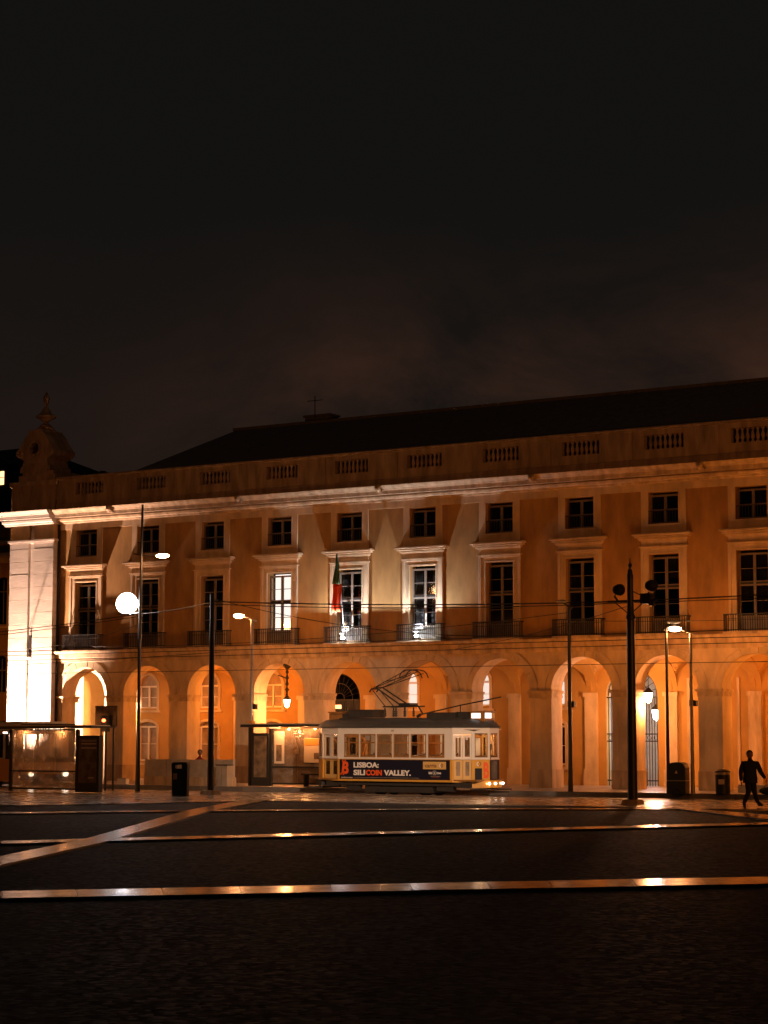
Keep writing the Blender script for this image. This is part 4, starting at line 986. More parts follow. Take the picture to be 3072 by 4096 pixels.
for s in (-1, 1):
    sh = 0 if s > 0 else -.3; ox = [(s * 3.15 + sh, -.95), (s * 3.72 + sh, -.45), (s * 3.85 + sh, 0), (s * 3.72 + sh, .45), (s * 3.15 + sh, .95)]
    m_ = MB()
    for (xa, ya), (xb, yb) in zip(ox, ox[1:]):
        m_.hexa([(xa, ya, .36), (xb, yb, .36), (xb - s * .3, yb * .6, .36), (xa - s * .3, ya * .6, .36), (xa, ya, .62), (xb, yb, .62), (xb - s * .3, yb * .6, .62), (xa - s * .3, ya * .6, .62)])
    m_.build('bumper_apron', M['yellow'] if s > 0 else M['under'], tram)
for y, x, r_ in ((-.50, 3.71, .05), (-.22, 3.82, .045), (.38, 3.80, .05)):
    m_ = MB(); m_.ball((x, y, .515), r_, 10, 8); m_.build('headlamp', M['headl'], tram, True)
m_ = MB(); m_.ball((3.66, -.62, .515), .04, 8, 6); m_.build('marker_lamp', M['bulb_dim'], tram, True)
m_ = MB(); m_.tube([(3.70, -.40, 1.42), (3.74, -.42, 1.9)], .012, 5); m_.tube([(3.74, -.42, 1.75), (3.74, -.42, 1.98)], .03, 5); m_.build('mirror_arm', M['black'], tram)
for s in (-1, 1):     # end lifeguards and steps
    m_ = MB(); m_.box(s * 3.1 if s > 0 else -4.2, 3.9 if s > 0 else -3.4, -.9, .9, .27, .31); m_.box(3.4 if s > 0 else -4.15, 3.85 if s > 0 else -3.7, -.85, .85, .17, .20); m_.build('lifeguard', M['under'], tram)
    m_ = MB(); m_.box(2.6 if s > 0 else -3.2, 3.2 if s > 0 else -2.6, -1.1, -.8, .36, .40); m_.box(2.6 if s > 0 else -3.2, 3.2 if s > 0 else -2.6, -1.0, -.8, .36, .55); m_.build('step', M['under'], tram)
MB().box(-2.7, 2.7, -1.02, 1.02, .40, .579).build('underframe', M['under'], tram)
m_ = MB(); m_.box(-1.5, 1.5, -.9, .9, .14, .40); m_.box(-2.3, -1.7, -.95, -.75, .2, .4); m_.box(1.7, 2.4, -.95, -.75, .22, .4); m_.build('truck_frame', M['under'], tram)
for x in (-1.0, 1.0):
    for y in (-.5, .5):
        wm = MB(); wm.lathe(0, 0, [(.10, -.06), (.36, -.06), (.38, .0), (.38, .06), (.1, .06)], 20)
        o = wm.build('wheel', M['under'], tram, True); o.rotation_euler = (R(90), 0, 0); o.location = (x, y, .38)

# ================================================================ BUS (front towards the camera, side to the left)
HB = math.atan2(-.40, .917)        # heading in the world
def camray(px, Z):
    u = (px - 1536) / 8086.4
    rt = Vector((math.cos(THETA), math.sin(THETA))); fw = Vector((-math.sin(THETA), math.cos(THETA)))
    return CAM.xy + fw * Z + rt * u * Z
bus = thing('city_bus', (4.55, -7.75, -.06), 'yellow and white city bus with lit headlamps behind the glass bus shelter', 'bus', rotz=HB)
W = 1.25; Lb = 10.4; H = 2.84
m_ = MB(); holed(m_, (-Lb, -W), (0, -W), 1.25, 2.45, .06, [(-1.6 + Lb, -.5 + Lb, 1.25, 2.3)] + [(Lb - 1.8 - i * 1.55 - 1.45, Lb - 1.8 - i * 1.55, 1.3, 2.3) for i in range(6)])
holed(m_, (0, W), (-Lb, W), 1.25, 2.45, .06, [(.5 + i * 1.6, 1.95 + i * 1.6, 1.3, 2.3) for i in range(6)]); holed(m_, (-Lb, W), (-Lb, -W), .3, 2.45, .06, [])
m_.build('upper_body', M['buscol'], bus)
m_ = MB(); holed(m_, (-Lb, -W), (0, -W), .3, 1.249, .06, [(Lb - 3.2, Lb - 2.1, .3, .85), (1.9, 3.0, .3, .85)]); holed(m_, (0, W), (-Lb, W), .3, 1.249, .06, []); m_.build('lower_body', M['yellow'], bus)
m_ = MB(); m_.box(-Lb, 0, -W, W, 2.451, 2.75); m_.box(-Lb + .3, -.4, -W + .2, W - .2, 2.75, H); m_.build('roof', M['buscol'], bus)
m_ = MB(); m_.box(-.0, .08, -W, W, .3, .44); m_.box(0, .1, -W, W, .44, .62); m_.build('front_bumper', M['under'], bus)
m_ = MB(); m_.box(.0, .06, -W, W, .62, 1.12); m_.build('front_panel', M['yellow'], bus)
m_ = MB(); m_.box(.0, .05, -W, W, 2.42, 2.75); m_.box(0, .05, -W, -W + .1, 1.12, 2.42); m_.box(0, .05, W - .1, W, 1.12, 2.42); m_.build('front_frame', M['under'], bus)
MB().box(.0, .03, -W + .1, W - .1, 1.12, 2.42).build('windscreen', M['pane'], bus)
MB().box(.05, .055, -.75, .75, 2.50, 2.70).build('display_backing', M['black'], bus)
text('destination_display', 'JOSÉ MALHOA', .17, M['led'], bus, (.06, -.70, 2.53), rot=(R(90), 0, R(90)), bold=.004, sx=1.2)
m_ = MB(); m_.box(-1.9, -.9, -W - .006, -W - .001, 2.30, 2.44); m_.build('side_display', M['black'], bus)
text('side_display_text', 'MALHOA', .11, M['led'], bus, (-1.8, -W - .01, 2.33), bold=.003)
for i, (y, s_) in enumerate(((-.80, 1.0), (.80, 1.25))):
    MB().ball((.1, y, .62), .085 * s_, 12, 8, (.5, 1.3, 1)).build('headlamp', M['headl'], bus, True)
MB().ball((-.05, -W - .02, .52), .04, 8, 6).build('indicator', M['bulb_dim'], bus, True)
lamp('headlamp_beam', 'SPOT', (.25, -.8, .66), 60, (1, .85, .65), bus, .06, R(70), .6); bus.children[-1].rotation_euler = (R(85), 0, R(-90))
lamp('headlamp_beam', 'SPOT', (.25, .8, .66), 60, (1, .85, .65), bus, .06, R(70), .6); bus.children[-1].rotation_euler = (R(85), 0, R(-90))
for a, b_ in [(-1.6, -.5)] + [(-1.8 - i * 1.55 - 1.45, -1.8 - i * 1.55) for i in range(6)]:
    MB().box(a, b_, -W + .02, -W + .03, 1.25, 2.3).build('window', M['pane'], bus)
for x in (-2.65, -9.05):
    for s in (-1, 1):
        wm = MB(); wm.lathe(0, 0, [(.12, -.13), (.42, -.13), (.48, -.08), (.48, .08), (.42, .13), (.12, .13)], 20)
        o = wm.build('wheel', M['black'], bus, True); o.rotation_euler = (R(90), 0, 0); o.location = (x, s * (W - .14), .48)
        wm = MB(); wm.lathe(0, 0, [(.05, -.02), (.26, -.02), (.28, .02), (.05, .03)], 16); h_ = wm.build('rim', M['galv'], o)
        h_.location = (0, 0, -s * -.13 if s < 0 else -.13)
MB().box(-Lb + .1, -.1, -W + .1, W - .1, .35, .42).build('floor', M['under'], bus)
m_ = MB(); m_.tube([(.05, W, 2.3), (.35, W + .2, 2.2), (.35, W + .22, 1.85)], .02, 5); m_.box(.28, .42, W + .12, W + .3, 1.7, 2.0); m_.build('mirror', M['black'], bus)
for i in range(2): 
    m_ = MB(); m_.box(-3 - 4 * i - .6, -3 - 4 * i, -.1, .1, 2.4, 2.44); m_.build('cabin_lamp', M['bulb_dim'], bus)

# ================================================================ BUS SHELTERS
def shelter(loc, label, xs, roof, glass_x, adx, adw, lit, rz=0):
    t = thing('bus_shelter', loc, label, 'bus shelter', 'bus shelters along the tram road', rz)
    m_ = MB(); x0, x1 = roof
    m_.hexa([(x0, -.75, 2.44), (x1, -.75, 2.50), (x1, .75, 2.50), (x0, .75, 2.44), (x0, -.72, 2.56), (x1, -.72, 2.56), (x1, .72, 2.56), (x0, .72, 2.56)])
    m_.build('roof', M['iron'], t)
    m_ = MB(); m_.box(x0 + .05, x1 - .3, -.74, .74, 2.561, 2.60); m_.build('roof_rim', M['galv'], t)
    for x in xs:
        MB().box(x - .06, x + .06, -.06, .06, .02, 2.44).build('post', M['iron'], t)
    g0, g1 = glass_x
    n_ = 3
    for i in range(n_):
        a = g0 + (g1 - g0) * i / n_ + .01; b_ = g0 + (g1 - g0) * (i + 1) / n_ - .01
        MB().box(a, b_, .0, .012, .16, 2.40).build('glass_pane', M['shelterglass'], t)
    for z in (.78, .10): MB().box(g0, g1, -.02, .03, z, z + .06).build('rail', M['iron'], t)
    m_ = MB(); m_.box(adx, adx + adw, -.12, .12, .02, 2.2); ad = m_.build('poster_case', M['iron'], t)
    MB().box(adx + .12, adx + adw - .1, -.13, -.121, .38, 2.08).build('poster', M['poster_d'], ad)
    return t
s1 = shelter((7.0, -12.8, .0), 'glass bus shelter in front of the lit corner pilasters and the bus', (.05, 3.46), (-1.6, 4.75), (.08, 3.44), 3.5, 1.12, False)
for x in (.8, 2.6): lamp('shelter_fill_light', 'POINT', (x, .25, 2.34), 70, SODIUM_PALE, s1, size=.03)  # unseen lamps added to brighten the shelter glass
for z, h_ in ((1.98, .03), (1.86, .05), (1.70, .05)): MB().box(3.75, 4.5, -.14, -.131, z, z + h_).build('poster_stripe', M['wlabel'], s1)
MB().box(4.1, 4.4, -.14, -.131, .55, .61).build('poster_stripe', M['wlabel'], s1)
for z in (1.35, 1.9):
    MB().ball((3.40, -.04, z), .05, 10, 6, (1.4, .3, .8)).build('glowing_reflection', M['bulb_dim'], s1)  # small glowing spots standing for reflections beside the shelter post
M['poster_glow'] = mat('pale_poster_board', (0.66, 0.48, 0.28), 0.35, var=0.45, scale=1.3)
s2 = shelter((12.8, -4.4, .1), 'bus shelter with pale posters behind the back end of the tram', (.95, 4.9), (-.1, 5.3), (1.0, 4.85), .05, .85, True)
MB().box(1.0, 4.85, .06, .09, .16, 2.38).build('back_board', M['poster_glow'], s2)
for (a, b_, z0, z1, m) in ((1.12, 1.62, .95, 2.28, 'wlabel'), (1.22, 1.5, 1.05, 1.72, 'poster_d'), (2.15, 2.35, 1.35, 1.55, 'poster_d'), (2.6, 3.6, 1.0, 2.0, 'wlabel'), (2.62, 3.58, 1.70, 1.98, 'label'), (3.1, 3.4, 1.15, 1.4, 'poster_d')):
    MB().box(a, b_, -.012, -.003 if m in ('wlabel',) else -.0125 + .0045, z0, z1).build('notice', M[m], s2) if m == 'wlabel' else MB().box(a, b_, -.02, -.0125, z0, z1).build('notice', M[m], s2)
m_ = MB(); m_.box(2.75, 3.75, -.45, -.1, .50, .56); m_.box(2.85, 2.91, -.4, -.1, .02, .50); m_.box(3.6, 3.66, -.4, -.1, .02, .50); m_.build('bench', M['under'], s2)
for x in (1.35, 2.3):
    MB().box(x - .25, x + .25, -.35, -.28, 2.40, 2.43).build('strip_lamp', M['bulb_dim'], s2)
for x in (1.6, 2.9, 4.2): lamp('shelter_fill_light', 'POINT', (x, -.35, 2.36), 60, SODIUM_PALE, s2, size=.03)

# ================================================================ POLES, LAMPS AND MASTS
def street_lamp(x, y, h, label, lit=True, arm=(-.75, 0), power=260, col=SODIUM_PALE, m='galv', z0=.1, r=.075, head=True):
    t = thing('street_lamp', (x, y, z0), label, 'street lamp', 'slim street lamps along the arcade')
    h -= z0
    MB().tube([(0, 0, 0), (0, 0, 1.0), (0, 0, h)], r * 1.15, 10, True, r * .7).build('pole', M[m], t, True)
    ax, ay = arm
    MB().tube([(-ax * .35, -ay * .35, h - .06), (0, 0, h + .02), (ax * .75, ay * .75, h + .18)], .04, 8, True, .025).build('arm', M[m], t, True)
    m_ = MB(); m_.ball((0, 0, 0), .2, 12, 8, (1.25, .6, .38)); o = m_.build('lamp_head', M['galv'], t, True); o.location = (ax, ay, h + .24); o.rotation_euler.z = math.atan2(ay, ax)
    if lit:
        m_ = MB(); m_.ball((0, 0, 0), .20, 12, 8, (1.3, .8, .55)); o = m_.build('lamp_glass', M['bulb_o'], t, True); o.location = (ax, ay, h + .19); o.rotation_euler.z = math.atan2(ay, ax)
        lamp('street_light', 'POINT', (ax, ay, h + .0), power, col, t, size=.15)
    return t
l1 = street_lamp(12.3, -3.8, 7.08, 'lit street lamp between the dark mast and the fourth arch', True, (-.68, 0))
MB().box(-.12, .12, -.12, .12, 2.45, 2.72).build('yellow_box', M['label'], l1)
MB().tube([(0, 0, 0), (0, 0, 2.45)], .115, 10).build('lower_sleeve', M['pole'], l1, True)
l3 = street_lamp(32.45, -4.2, 5.98, 'lit street lamp right of the big mast above the recycling bin', True, (-.62, 0))
l2 = street_lamp(27.46, -4.2, 7.1, 'unlit street lamp left of the big mast', False, (-.3, 0), m='pole', r=.09)
street_lamp(31.48, -4.2, 6.18, 'thin dark pole just left of the right lit street lamp', False, (.25, .1), m='pole', r=.07)

# tall dark pole with floodlight and side lamp
t = thing('lighting_pole', (11.68, -10.6, 0), 'tall dark pole carrying the dazzling white floodlight and a small side lamp', 'lamp post')
MB().tube([(0, 0, 0), (0, 0, 6.0), (.06, 0, 11.36)], .105, 12, True, .045).build('pole', M['pole'], t, True)
m_ = MB(); m_.tube([(-.35, 0, 9.42), (.05, 0, 9.34), (.85, 0, 9.30)], .025, 6); m_.build('side_arm', M['pole'], t)
m_ = MB(); m_.tube([(-.95, 0, 7.0), (0, 0, 7.05), (.0, 0, 7.0)], .03, 6); m_.tube([(-.68, 0, 7.0), (-.68, 0, 7.3)], .03, 6); m_.build('arm', M['pole'], t)
MB().ball((1.10, 0, 9.27), .24, 16, 8, (1.2, .9, .36)).build('side_lamp', M['bulb_o'], t, True)

m_ = MB(); m_.lathe(0, 0, [(.05, .0), (.20, .02), (.33, .08), (.41, .18), (.43, .24), (.45, .24), (.43, .16), (.34, .04), (.2, -.03), (.05, -.05)], 28)
hd = m_.build('floodlight_reflector', M['reflector'], t, True); hd.location = (-.68, 0, 7.45)
dv = (CAM - Vector((11.0, -10.6, 7.45))); dv = Vector((dv.x + 6, dv.y, 0)).normalized() + Vector((0, 0, -.10))
hd.rotation_euler = dv.to_track_quat('Z', 'Y').to_euler()
MB().ball((0, 0, .12), .16, 16, 10).build('floodlight_lamp', M['bulb_f'], hd, True)
m_ = MB()
for i in range(8):
    a_ = i * math.pi / 4 + .2; m_.tube([(.15 * math.cos(a_), .15 * math.sin(a_), .13), (.43 * math.cos(a_), .43 * math.sin(a_), .235)], .006, 4)
m_.build('floodlight_guard', M['galv'], hd)
m_ = MB(); m_.box(-.92, -.44, .10, .34, 7.2, 7.7); m_.box(-.9, -.46, -.3, .2, 6.98, 7.03); m_.build('floodlight_housing', M['pole'], t)
lamp('flood_light', 'SPOT', (-.5, -.5, 7.30), 260, (1, .70, .50), t, .1, R(90), .7, target=(20, -11, 0))
lamp('side_light', 'POINT', (1.10, 0, 9.08), 200, SODIUM_PALE, t, .15)

# short thick mast
def mast(x, y, h, r0, r1, label):
    t = thing('catenary_mast', (x, y, 0), label, 'mast', 'thick dark masts holding the overhead wires')
    MB().tube([(0, 0, 0), (0, 0, h * .5), (0, 0, h)], r0, 12, True, r1).build('shaft', M['pole'], t, True)
    MB().hexa([(-.30, -.30, 0), (.30, -.30, 0), (.30, .30, 0), (-.30, .30, 0), (-.24, -.24, .16), (.24, -.24, .16), (.24, .24, .16), (-.24, .24, .16)]).build('base_block', M['stone_d'], t)
    return t
m2 = mast(16.2, -11.9, 7.57, .125, .085, 'thick dark wire mast beside the litter bin')
m_ = MB(); m_.tube([(0, 0, 7.3), (.0, .35, 7.35)], .03, 6); m_.build('bracket', M['pole'], m2)
M1 = mast(34.08, -13.0, 6.0, .165, .13, 'biggest mast with ornate tip and round floodlights left of the walking man')
MB().lathe(0, 0, [(.13, 6.0), (.16, 6.05), (.16, 6.12), (.12, 6.2), (.105, 6.6), (.10, 7.3), (.11, 7.5), (.075, 7.56), (.085, 7.62), (.03, 7.72), (.065, 7.80), (.07, 7.84), (.02, 7.9), (.012, 8.06)], 12).build('ornate_tip', M['pole'], M1, True)
m_ = MB(); m_.box(-.80, .95, -.05, .05, 6.60, 6.67); m_.tube([(-.55, 0, 6.6), (-.05, 0, 6.2)], .02, 5); m_.tube([(.5, 0, 6.6), (.05, 0, 6.25)], .02, 5); m_.tube([(.1, 0, 6.95), (.4, 0, 6.8), (.8, 0, 6.75)], .018, 5); m_.build('crossarm', M['iron'], M1)
for x, lab in ((-.45, 'left'), (.72, 'right')):
    m_ = MB(); m_.lathe(0, 0, [(.06, -.22), (.17, -.16), (.23, 0), (.24, .16), (.20, .18)], 16)
    o = m_.build('floodlight_head', M['iron'], M1, True); o.location = (x, .02, 7.02 if x < 0 else 7.12); o.rotation_euler = (R(-88), 0, R(-10)); o.scale = (.82, .82, .82)
    m_ = MB(); m_.tube([(x, 0, 6.64), (x - .12, 0, 6.80), (x - .05, 0, 6.92)], .04, 5); m_.build('floodlight_yoke', M['iron'], M1)
m_ = MB(); m_.box(.42, .78, -.18, .18, 6.52, 6.86); m_.box(.70, .84, -.1, .1, 6.45, 6.60); m_.build('control_box', M['iron'], M1)
for x in (-.45, .72): lamp('flood_light', 'SPOT', (x, .32, 7.06), 140, SODIUM, M1, .1, R(120), .6, target=(34.08 + (8 if x > 0 else -6), 0, 8.5))
lamp('flood_light', 'SPOT', (0, .4, 7.3), 90, SODIUM, m2, .1, R(150), .5, target=(16.0, 0, 7.0))  # unseen fill lamp added at the top of the short mast
# unseen posts beyond the picture, most added as fill for facade, tram and neighbour
for (x, y, z, p, c, tg, lab) in ((41.5, -4.4, 3.0, 1300, SODIUM, (39, 0, 11), 'orange facade floodlight on a short post right of the view'),
                                 (62.0, -30, 9.0, 5600, SODIUM, (36, 0, 5), 'added orange fill floodlight on a tall post far right of the view'),
                                 (54.0, -41, 12.0, 64000, (1, .64, .40), (22, -8, 1.2), 'added tall post with a narrow warm fill light for the tram, right of the view'),
                                 (-25.0, 4, 3.0, 1500, SODIUM, (-22, 15, 6), 'added orange fill floodlight on a post in front of the neighbouring facade'),
                                 (-12, -34.0, 9.0, 1900, SODIUM, (8, 0, 5), 'added orange fill floodlight on a tall post far left of the view')):
    t = thing('unseen_floodlight_post', (x, y, 0), lab, 'floodlight', 'unseen floodlights outside the frame')
    MB().tube([(0, 0, 0), (0, 0, z)], .08, 8).build('post', M['pole'], t); MB().box(-.2, .2, -.1, .1, z, z + .3).build('housing', M['iron'], t)
    lamp('flood_light', 'SPOT', (0, .2, z + .2), p, c, t, .15, R(62) if p < 20000 else R(16), .6 if p < 20000 else 1.0, target=tg)
# uplights added to lamp poles and pavement, then the floodlight at the pilasters
for x, nm, p, tz in ((12.3, l1, 200, 12.5), (27.46, l2, 240, 12.5), (32.45, l3, 520, 12.5)):
    h_ = MB(); h_.box(-.14, .14, -.09, .09, 3.2, 3.42); h_.build('uplight', M['iron'], nm, loc=(0, .18, 0))
    lamp('flood_light', 'SPOT', (0, .2, 3.5), p, SODIUM, nm, .08, R(150), .7, target=(x, 0, tz))  # fill lamp added on the pole to light hoods and cornice
for x, y, p, lab in ((5.0, -3.4, 260, 'low orange uplight added on the pavement between shelter and barrier'), (13.05, -3.5, 300, 'low orange uplight added behind the bus shelter with pale posters'), (20.2, -4.4, 330, 'low orange uplight added out of sight behind the middle of the tram'),
                     (24.0, -4.2, 330, 'low orange uplight added out of sight behind the front of the tram'), (37.2, -3.4, 600, 'low orange uplight added on the pavement beyond the walking man')):
    t = thing('ground_floodlight', (x, y, .1), lab, 'floodlight', 'low uplights added along the arcade pavement')
    MB().box(-.12, .12, -.07, .07, 0, .13).build('housing', M['iron'], t); MB().box(-.10, .10, -.05, .05, .131, .138).build('lens', M['bulb_dim'], t)
    lamp('flood_light', 'SPOT', (0, 0, .22), p, SODIUM, t, .08, R(118), .8, target=(x, y + 3.0, 9.5))  # fill lamp added to light the wall and hoods from below
for i, (x, y, p, c, tg) in enumerate(((-3.25, -1.85, 31000, (1.0, .62, .46), (-3.10, -.3, 7.6)), (.2, -1.3, 90, SODIUM, (0, 0, 9.0)))):
    t = thing('ground_floodlight', (x, y, .1), 'low floodlight at the foot of the corner pilasters' if i == 0 else 'low orange floodlight beside the first arch pier', 'floodlight')
    m_ = MB(); m_.box(-.2, .2, -.12, .12, 0, .25); m_.build('housing', M['iron'], t); MB().box(-.17, .17, -.09, .09, .251, .26).build('lens', M['bulb_l'], t)
    lamp('flood_light', 'SPOT', (0, 0, .4), p, c, t, .12, R(88) if i == 0 else R(130), 1.0, target=tg)

# ================================================================ TRAFFIC LIGHT AND SIGN BOARD, BINS, BOX, BARRIER
t = thing('traffic_light', (9.55, -10.0, 0), 'small traffic light showing red in front of a grey sign board', 'traffic light')
MB().tube([(0, 0, 0), (0, 0, 2.6)], .05, 8).build('post', M['iron'], t)
m_ = MB(); m_.box(-.15, .12, -.12, .1, 2.35, 3.0); m_.box(-.1, .07, -.2, -.1, 2.90, 2.94); m_.build('signal_head', M['iron'], t)
MB().ball((-.02, -.125, 2.80), .085, 12, 8, (1.2, .4, .8)).build('red_lamp', M['redl'], t, True)
t = thing('sign_board', (9.35, -9.7, 0), 'dull rectangular road sign board behind the red traffic light', 'sign')
m_ = MB(); m_.tube([(-.3, 0, 0), (-.3, 0, 3.3)], .04, 8); m_.tube([(.35, 0, 0), (.35, 0, 3.3)], .04, 8); m_.build('posts', M['iron'], t)
MB().box(-.55, .52, -.06, -.042, 2.6, 3.36).build('panel', M['poster_d'], t)
m_ = MB(); m_.box(-.58, .55, -.041, -.02, 2.57, 3.39); m_.build('panel_frame', M['iron'], t)

t = thing('litter_bin', (16.2, -13.75, 0), 'tall dark litter bin with slot and orange sticker beside the thick mast', 'litter bin', rotz=THETA - .1); t.scale = (.88, .88, 1)
m_ = MB(); m_.hexa([(-.31, -.24, 0), (.31, -.24, 0), (.31, .24, 0), (-.31, .24, 0), (-.33, -.26, 1.0), (.33, -.26, 1.0), (.33, .26, 1.0), (-.33, .26, 1.0)]); m_.build('body', M['bin'], t)
m_ = MB(); m_.box(-.34, -.18, -.27, .27, 1.001, 1.14); m_.box(.10, .34, -.27, .27, 1.001, 1.14); m_.box(-.34, .34, -.27, .27, 1.141, 1.19); m_.box(-.30, .30, -.24, .24, 1.191, 1.23); m_.build('hood', M['bin'], t)
MB().box(-.27, -.10, -.262, -.252, .60, .82).build('sticker', M['label'], t)

t = thing('recycling_container', (31.95, -4.35, .1), 'large dark recycling container with rounded lid and small triangle mark', 'recycling container', rotz=.12); t.scale = (.84, .84, 1)
m_ = MB(); pr = [(-.40, .0), (.40, .0), (.40, .95), (.34, 1.07), (.2, 1.14), (0, 1.16), (-.2, 1.14), (-.34, 1.07), (-.40, .95)]
n_ = len(pr); m_.add([(x, -.33, z) for x, z in pr] + [(x, .33, z) for x, z in pr], [tuple(range(n_)), tuple(range(2 * n_ - 1, n_ - 1, -1))] + [(i, (i + 1) % n_, n_ + (i + 1) % n_, n_ + i) for i in range(n_)]); m_.build('body', M['binr'], t)
m_ = MB(); m_.box(-.42, .42, -.35, .35, .46, .50); m_.build('rib', M['galv'], t)
m_ = MB(); m_.add([(-.07, -.345, .74), (.07, -.345, .74), (0, -.345, .86), (-.07, -.335, .74), (.07, -.335, .74), (0, -.335, .86)], [(0, 1, 2), (3, 5, 4), (0, 3, 4, 1), (1, 4, 5, 2), (2, 5, 3, 0)]); m_.build('triangle_mark', M['wlabel'], t)
m_ = MB(); arc_ring(m_, 0, .0, .14, .2, -.345, -.331, 12); m_.build('foot_arch', M['black'], t)
t = thing('litter_bin', (33.5, -3.9, .1), 'smaller dark litter bin with pale square sticker left of the walking man', 'litter bin')
m_ = MB(); m_.lathe(0, 0, [(.27, 0), (.27, .70)], 12); m_.build('body', M['bin'], t, True)
m_ = MB(); m_.lathe(0, 0, [(.275, .705), (.275, .76)], 12); m_.build('collar', M['galv'], t, True)
m_ = MB(); m_.lathe(0, 0, [(.30, .78), (.28, .84), (.18, .89), (.03, .91)], 12); m_.build('lid', M['bin'], t, True)
MB().box(-.10, .12, -.285, -.265, .36, .54).build('sticker', M['wlabel'], t).rotation_euler.z = R(10)

t = thing('stone_barrier', (9.7, -4.6, .1), 'long low pale barrier of panels under the second and third arches', 'barrier')
for i in range(4): MB().box(-2.35 + i * 1.17, -2.35 + i * 1.17 + 1.15, -.08, .08, 0, 1.08 + .01 * (i % 2)).build('panel', M['concrete'], t)
MB().box(-2.35, 2.33, -.14, .14, 0, .36).build('footing', M['stone_d'], t)
t = thing('utility_cabinet', (12.55, -4.9, .1) if False else (11.95, -5.2, .1), 'grey utility cabinet between the barrier and the street lamp', 'cabinet')
MB().box(-.28, .28, -.2, .2, 0, .86).build('body', M['concrete'], t); MB().box(-.30, .30, -.22, .22, .861, .9).build('lid', M['iron'], t); MB().box(-.003, .003, -.204, -.2, .05, .82).build('door_gap', M['iron'], t)
t = thing('notice_box', (6.35, -4.9, .1), 'small pale box on the pavement between shelter and dark pole', 'box')
MB().box(-.24, .24, -.12, .12, .02, .24).build('body', M['white'], t); MB().box(-.26, .26, -.14, .14, .241, .26).build('lid', M['galv'], t)
t = thing('travel_bag', (36.9, -7.7, 0) if False else (35.35, -4.2, .1), 'dark lumpy bag lying on the pavement right of the walking man', 'bag')
m_ = MB(); m_.ball((0, 0, .15), .17, 14, 10, (2.0, 1.0, .85)); m_.ball((.12, 0, .2), .13, 10, 8, (1.3, .9, .9)); m_.build('body', M['cloth'], t, True)
m_ = MB(); m_.tube([(-.15, 0, .28), (-.1, 0, .36), (.05, 0, .37), (.12, 0, .3)], .012, 5); m_.build('handle', M['cloth'], t)
t = thing('stone_bench', (35.3, -1.7, .1), 'low pale stone block at the pier behind the walking man', 'bench')
MB().box(-2.0, 1.6, -.25, .25, 0, .30).build('block', M['concrete'], t)

# ================================================================ OVERHEAD WIRES
def wire(a, b_, sag, label, r=.012, n_=14):
    a = Vector(a); b_ = Vector(b_); m_ = MB()
    m_.tube([a.lerp(b_, i / n_) - Vector((0, 0, sag * 4 * (i / n_) * (1 - i / n_))) for i in range(n_ + 1)], r, 4)
    o = m_.build('overhead_wire', M['wire']); tag(o, label, 'wire', 'overhead tram wires'); return o
PT = Vector((11.68, -10.5, 6.95)); MT = (34.08, -13, 6.63); M2 = (16.2, -11.9, 7.25)
wire((16.2, -11.9, 7.28), MT, .12, 'heavier wire from the short mast to the crossarm of the big mast', .022)
wire((16.2, -11.9, 7.18), (34.0, -13, 6.58), .16, 'lower twin of the wire between the two masts', .016)
wire(MT, (60, -14.4, 7.2), .12, 'wire leaving the big mast crossarm to the right', .02)
wire((34.2, -13, 6.58), (60, -14.4, 7.1), .2, 'lower wire leaving the big mast to the right', .014)
wire((16.2, -11.9, 7.25), (11.7, -10.6, 7.0), .06, 'short wire between the tall pole and the short mast', .018)
wire((11.6, -10.6, 7.0), (-30, 2.0, 7.2), .5, 'wire from the tall pole past the corner pilasters', .016)
wire((11.6, -10.6, 6.9), (-30, 1.0, 7.0), .55, 'second wire from the tall pole past the corner pilasters', .014)
wire((-40, -7.2, 5.65), (70, -7.2, 5.65), .0, 'contact wire above the tram at string course height', .014, 2)
wire((-40, -6.4, 5.45), (70, -6.4, 5.5), .0, 'second contact wire above the tram', .012, 2)
wire((-40, -6.9, 4.95), (70, -6.9, 4.72), .0, 'contact wire touching the pantograph', .012, 2)
wire((-40, -5.9, 6.0), (70, -7.9, 6.1), .2, 'feeder wire crossing the arcade at balcony height', .014)
wire((27.4, -4.2, 6.9), (-2, 0, 6.4), .4, 'span wire from the unlit lamp to the facade corner', .012)
wire((34.08, -13, 6.5), (20, 0, 5.8), .15, 'span wire from the big mast to the facade', .012)
wire((16.2, -11.9, 7.4), (24, -.2, 6.3), .5, 'span wire from the short mast to the facade', .012)
wire((11.7, -10.6, 6.6), (-3.4, -.4, 6.3), .2, 'span wire from the tall pole to the box on the pilasters', .012)
wire((-12, -6, 5.1), (14, -8, 5.55), .1, 'slack wire low over the bus shelter', .012)
wire((50, -3, 7.2), (27.4, -4.2, 6.6), .4, 'thin wire from the unlit lamp to the right', .01)

# ================================================================ PEOPLE
def skin_body(name, pts, edges, m, parent, levels=2):
    me = bpy.data.meshes.new(name); me.from_pydata([p[0] for p in pts], edges, []); me.update()
    o = bpy.data.objects.new(name, me); C.objects.link(o); o.parent = parent
    me.materials.append(m)
    sk = o.modifiers.new('skin', 'SKIN'); sk.use_smooth_shade = True
    for i, p in enumerate(pts):
        r_ = p[1]; me.skin_vertices[0].data[i].radius = (r_, r_) if not isinstance(r_, tuple) else r_
        me.skin_vertices[0].data[i].use_root = (i == 0)
    ss = o.modifiers.new('smooth', 'SUBSURF'); ss.levels = levels; ss.render_levels = levels
    return o
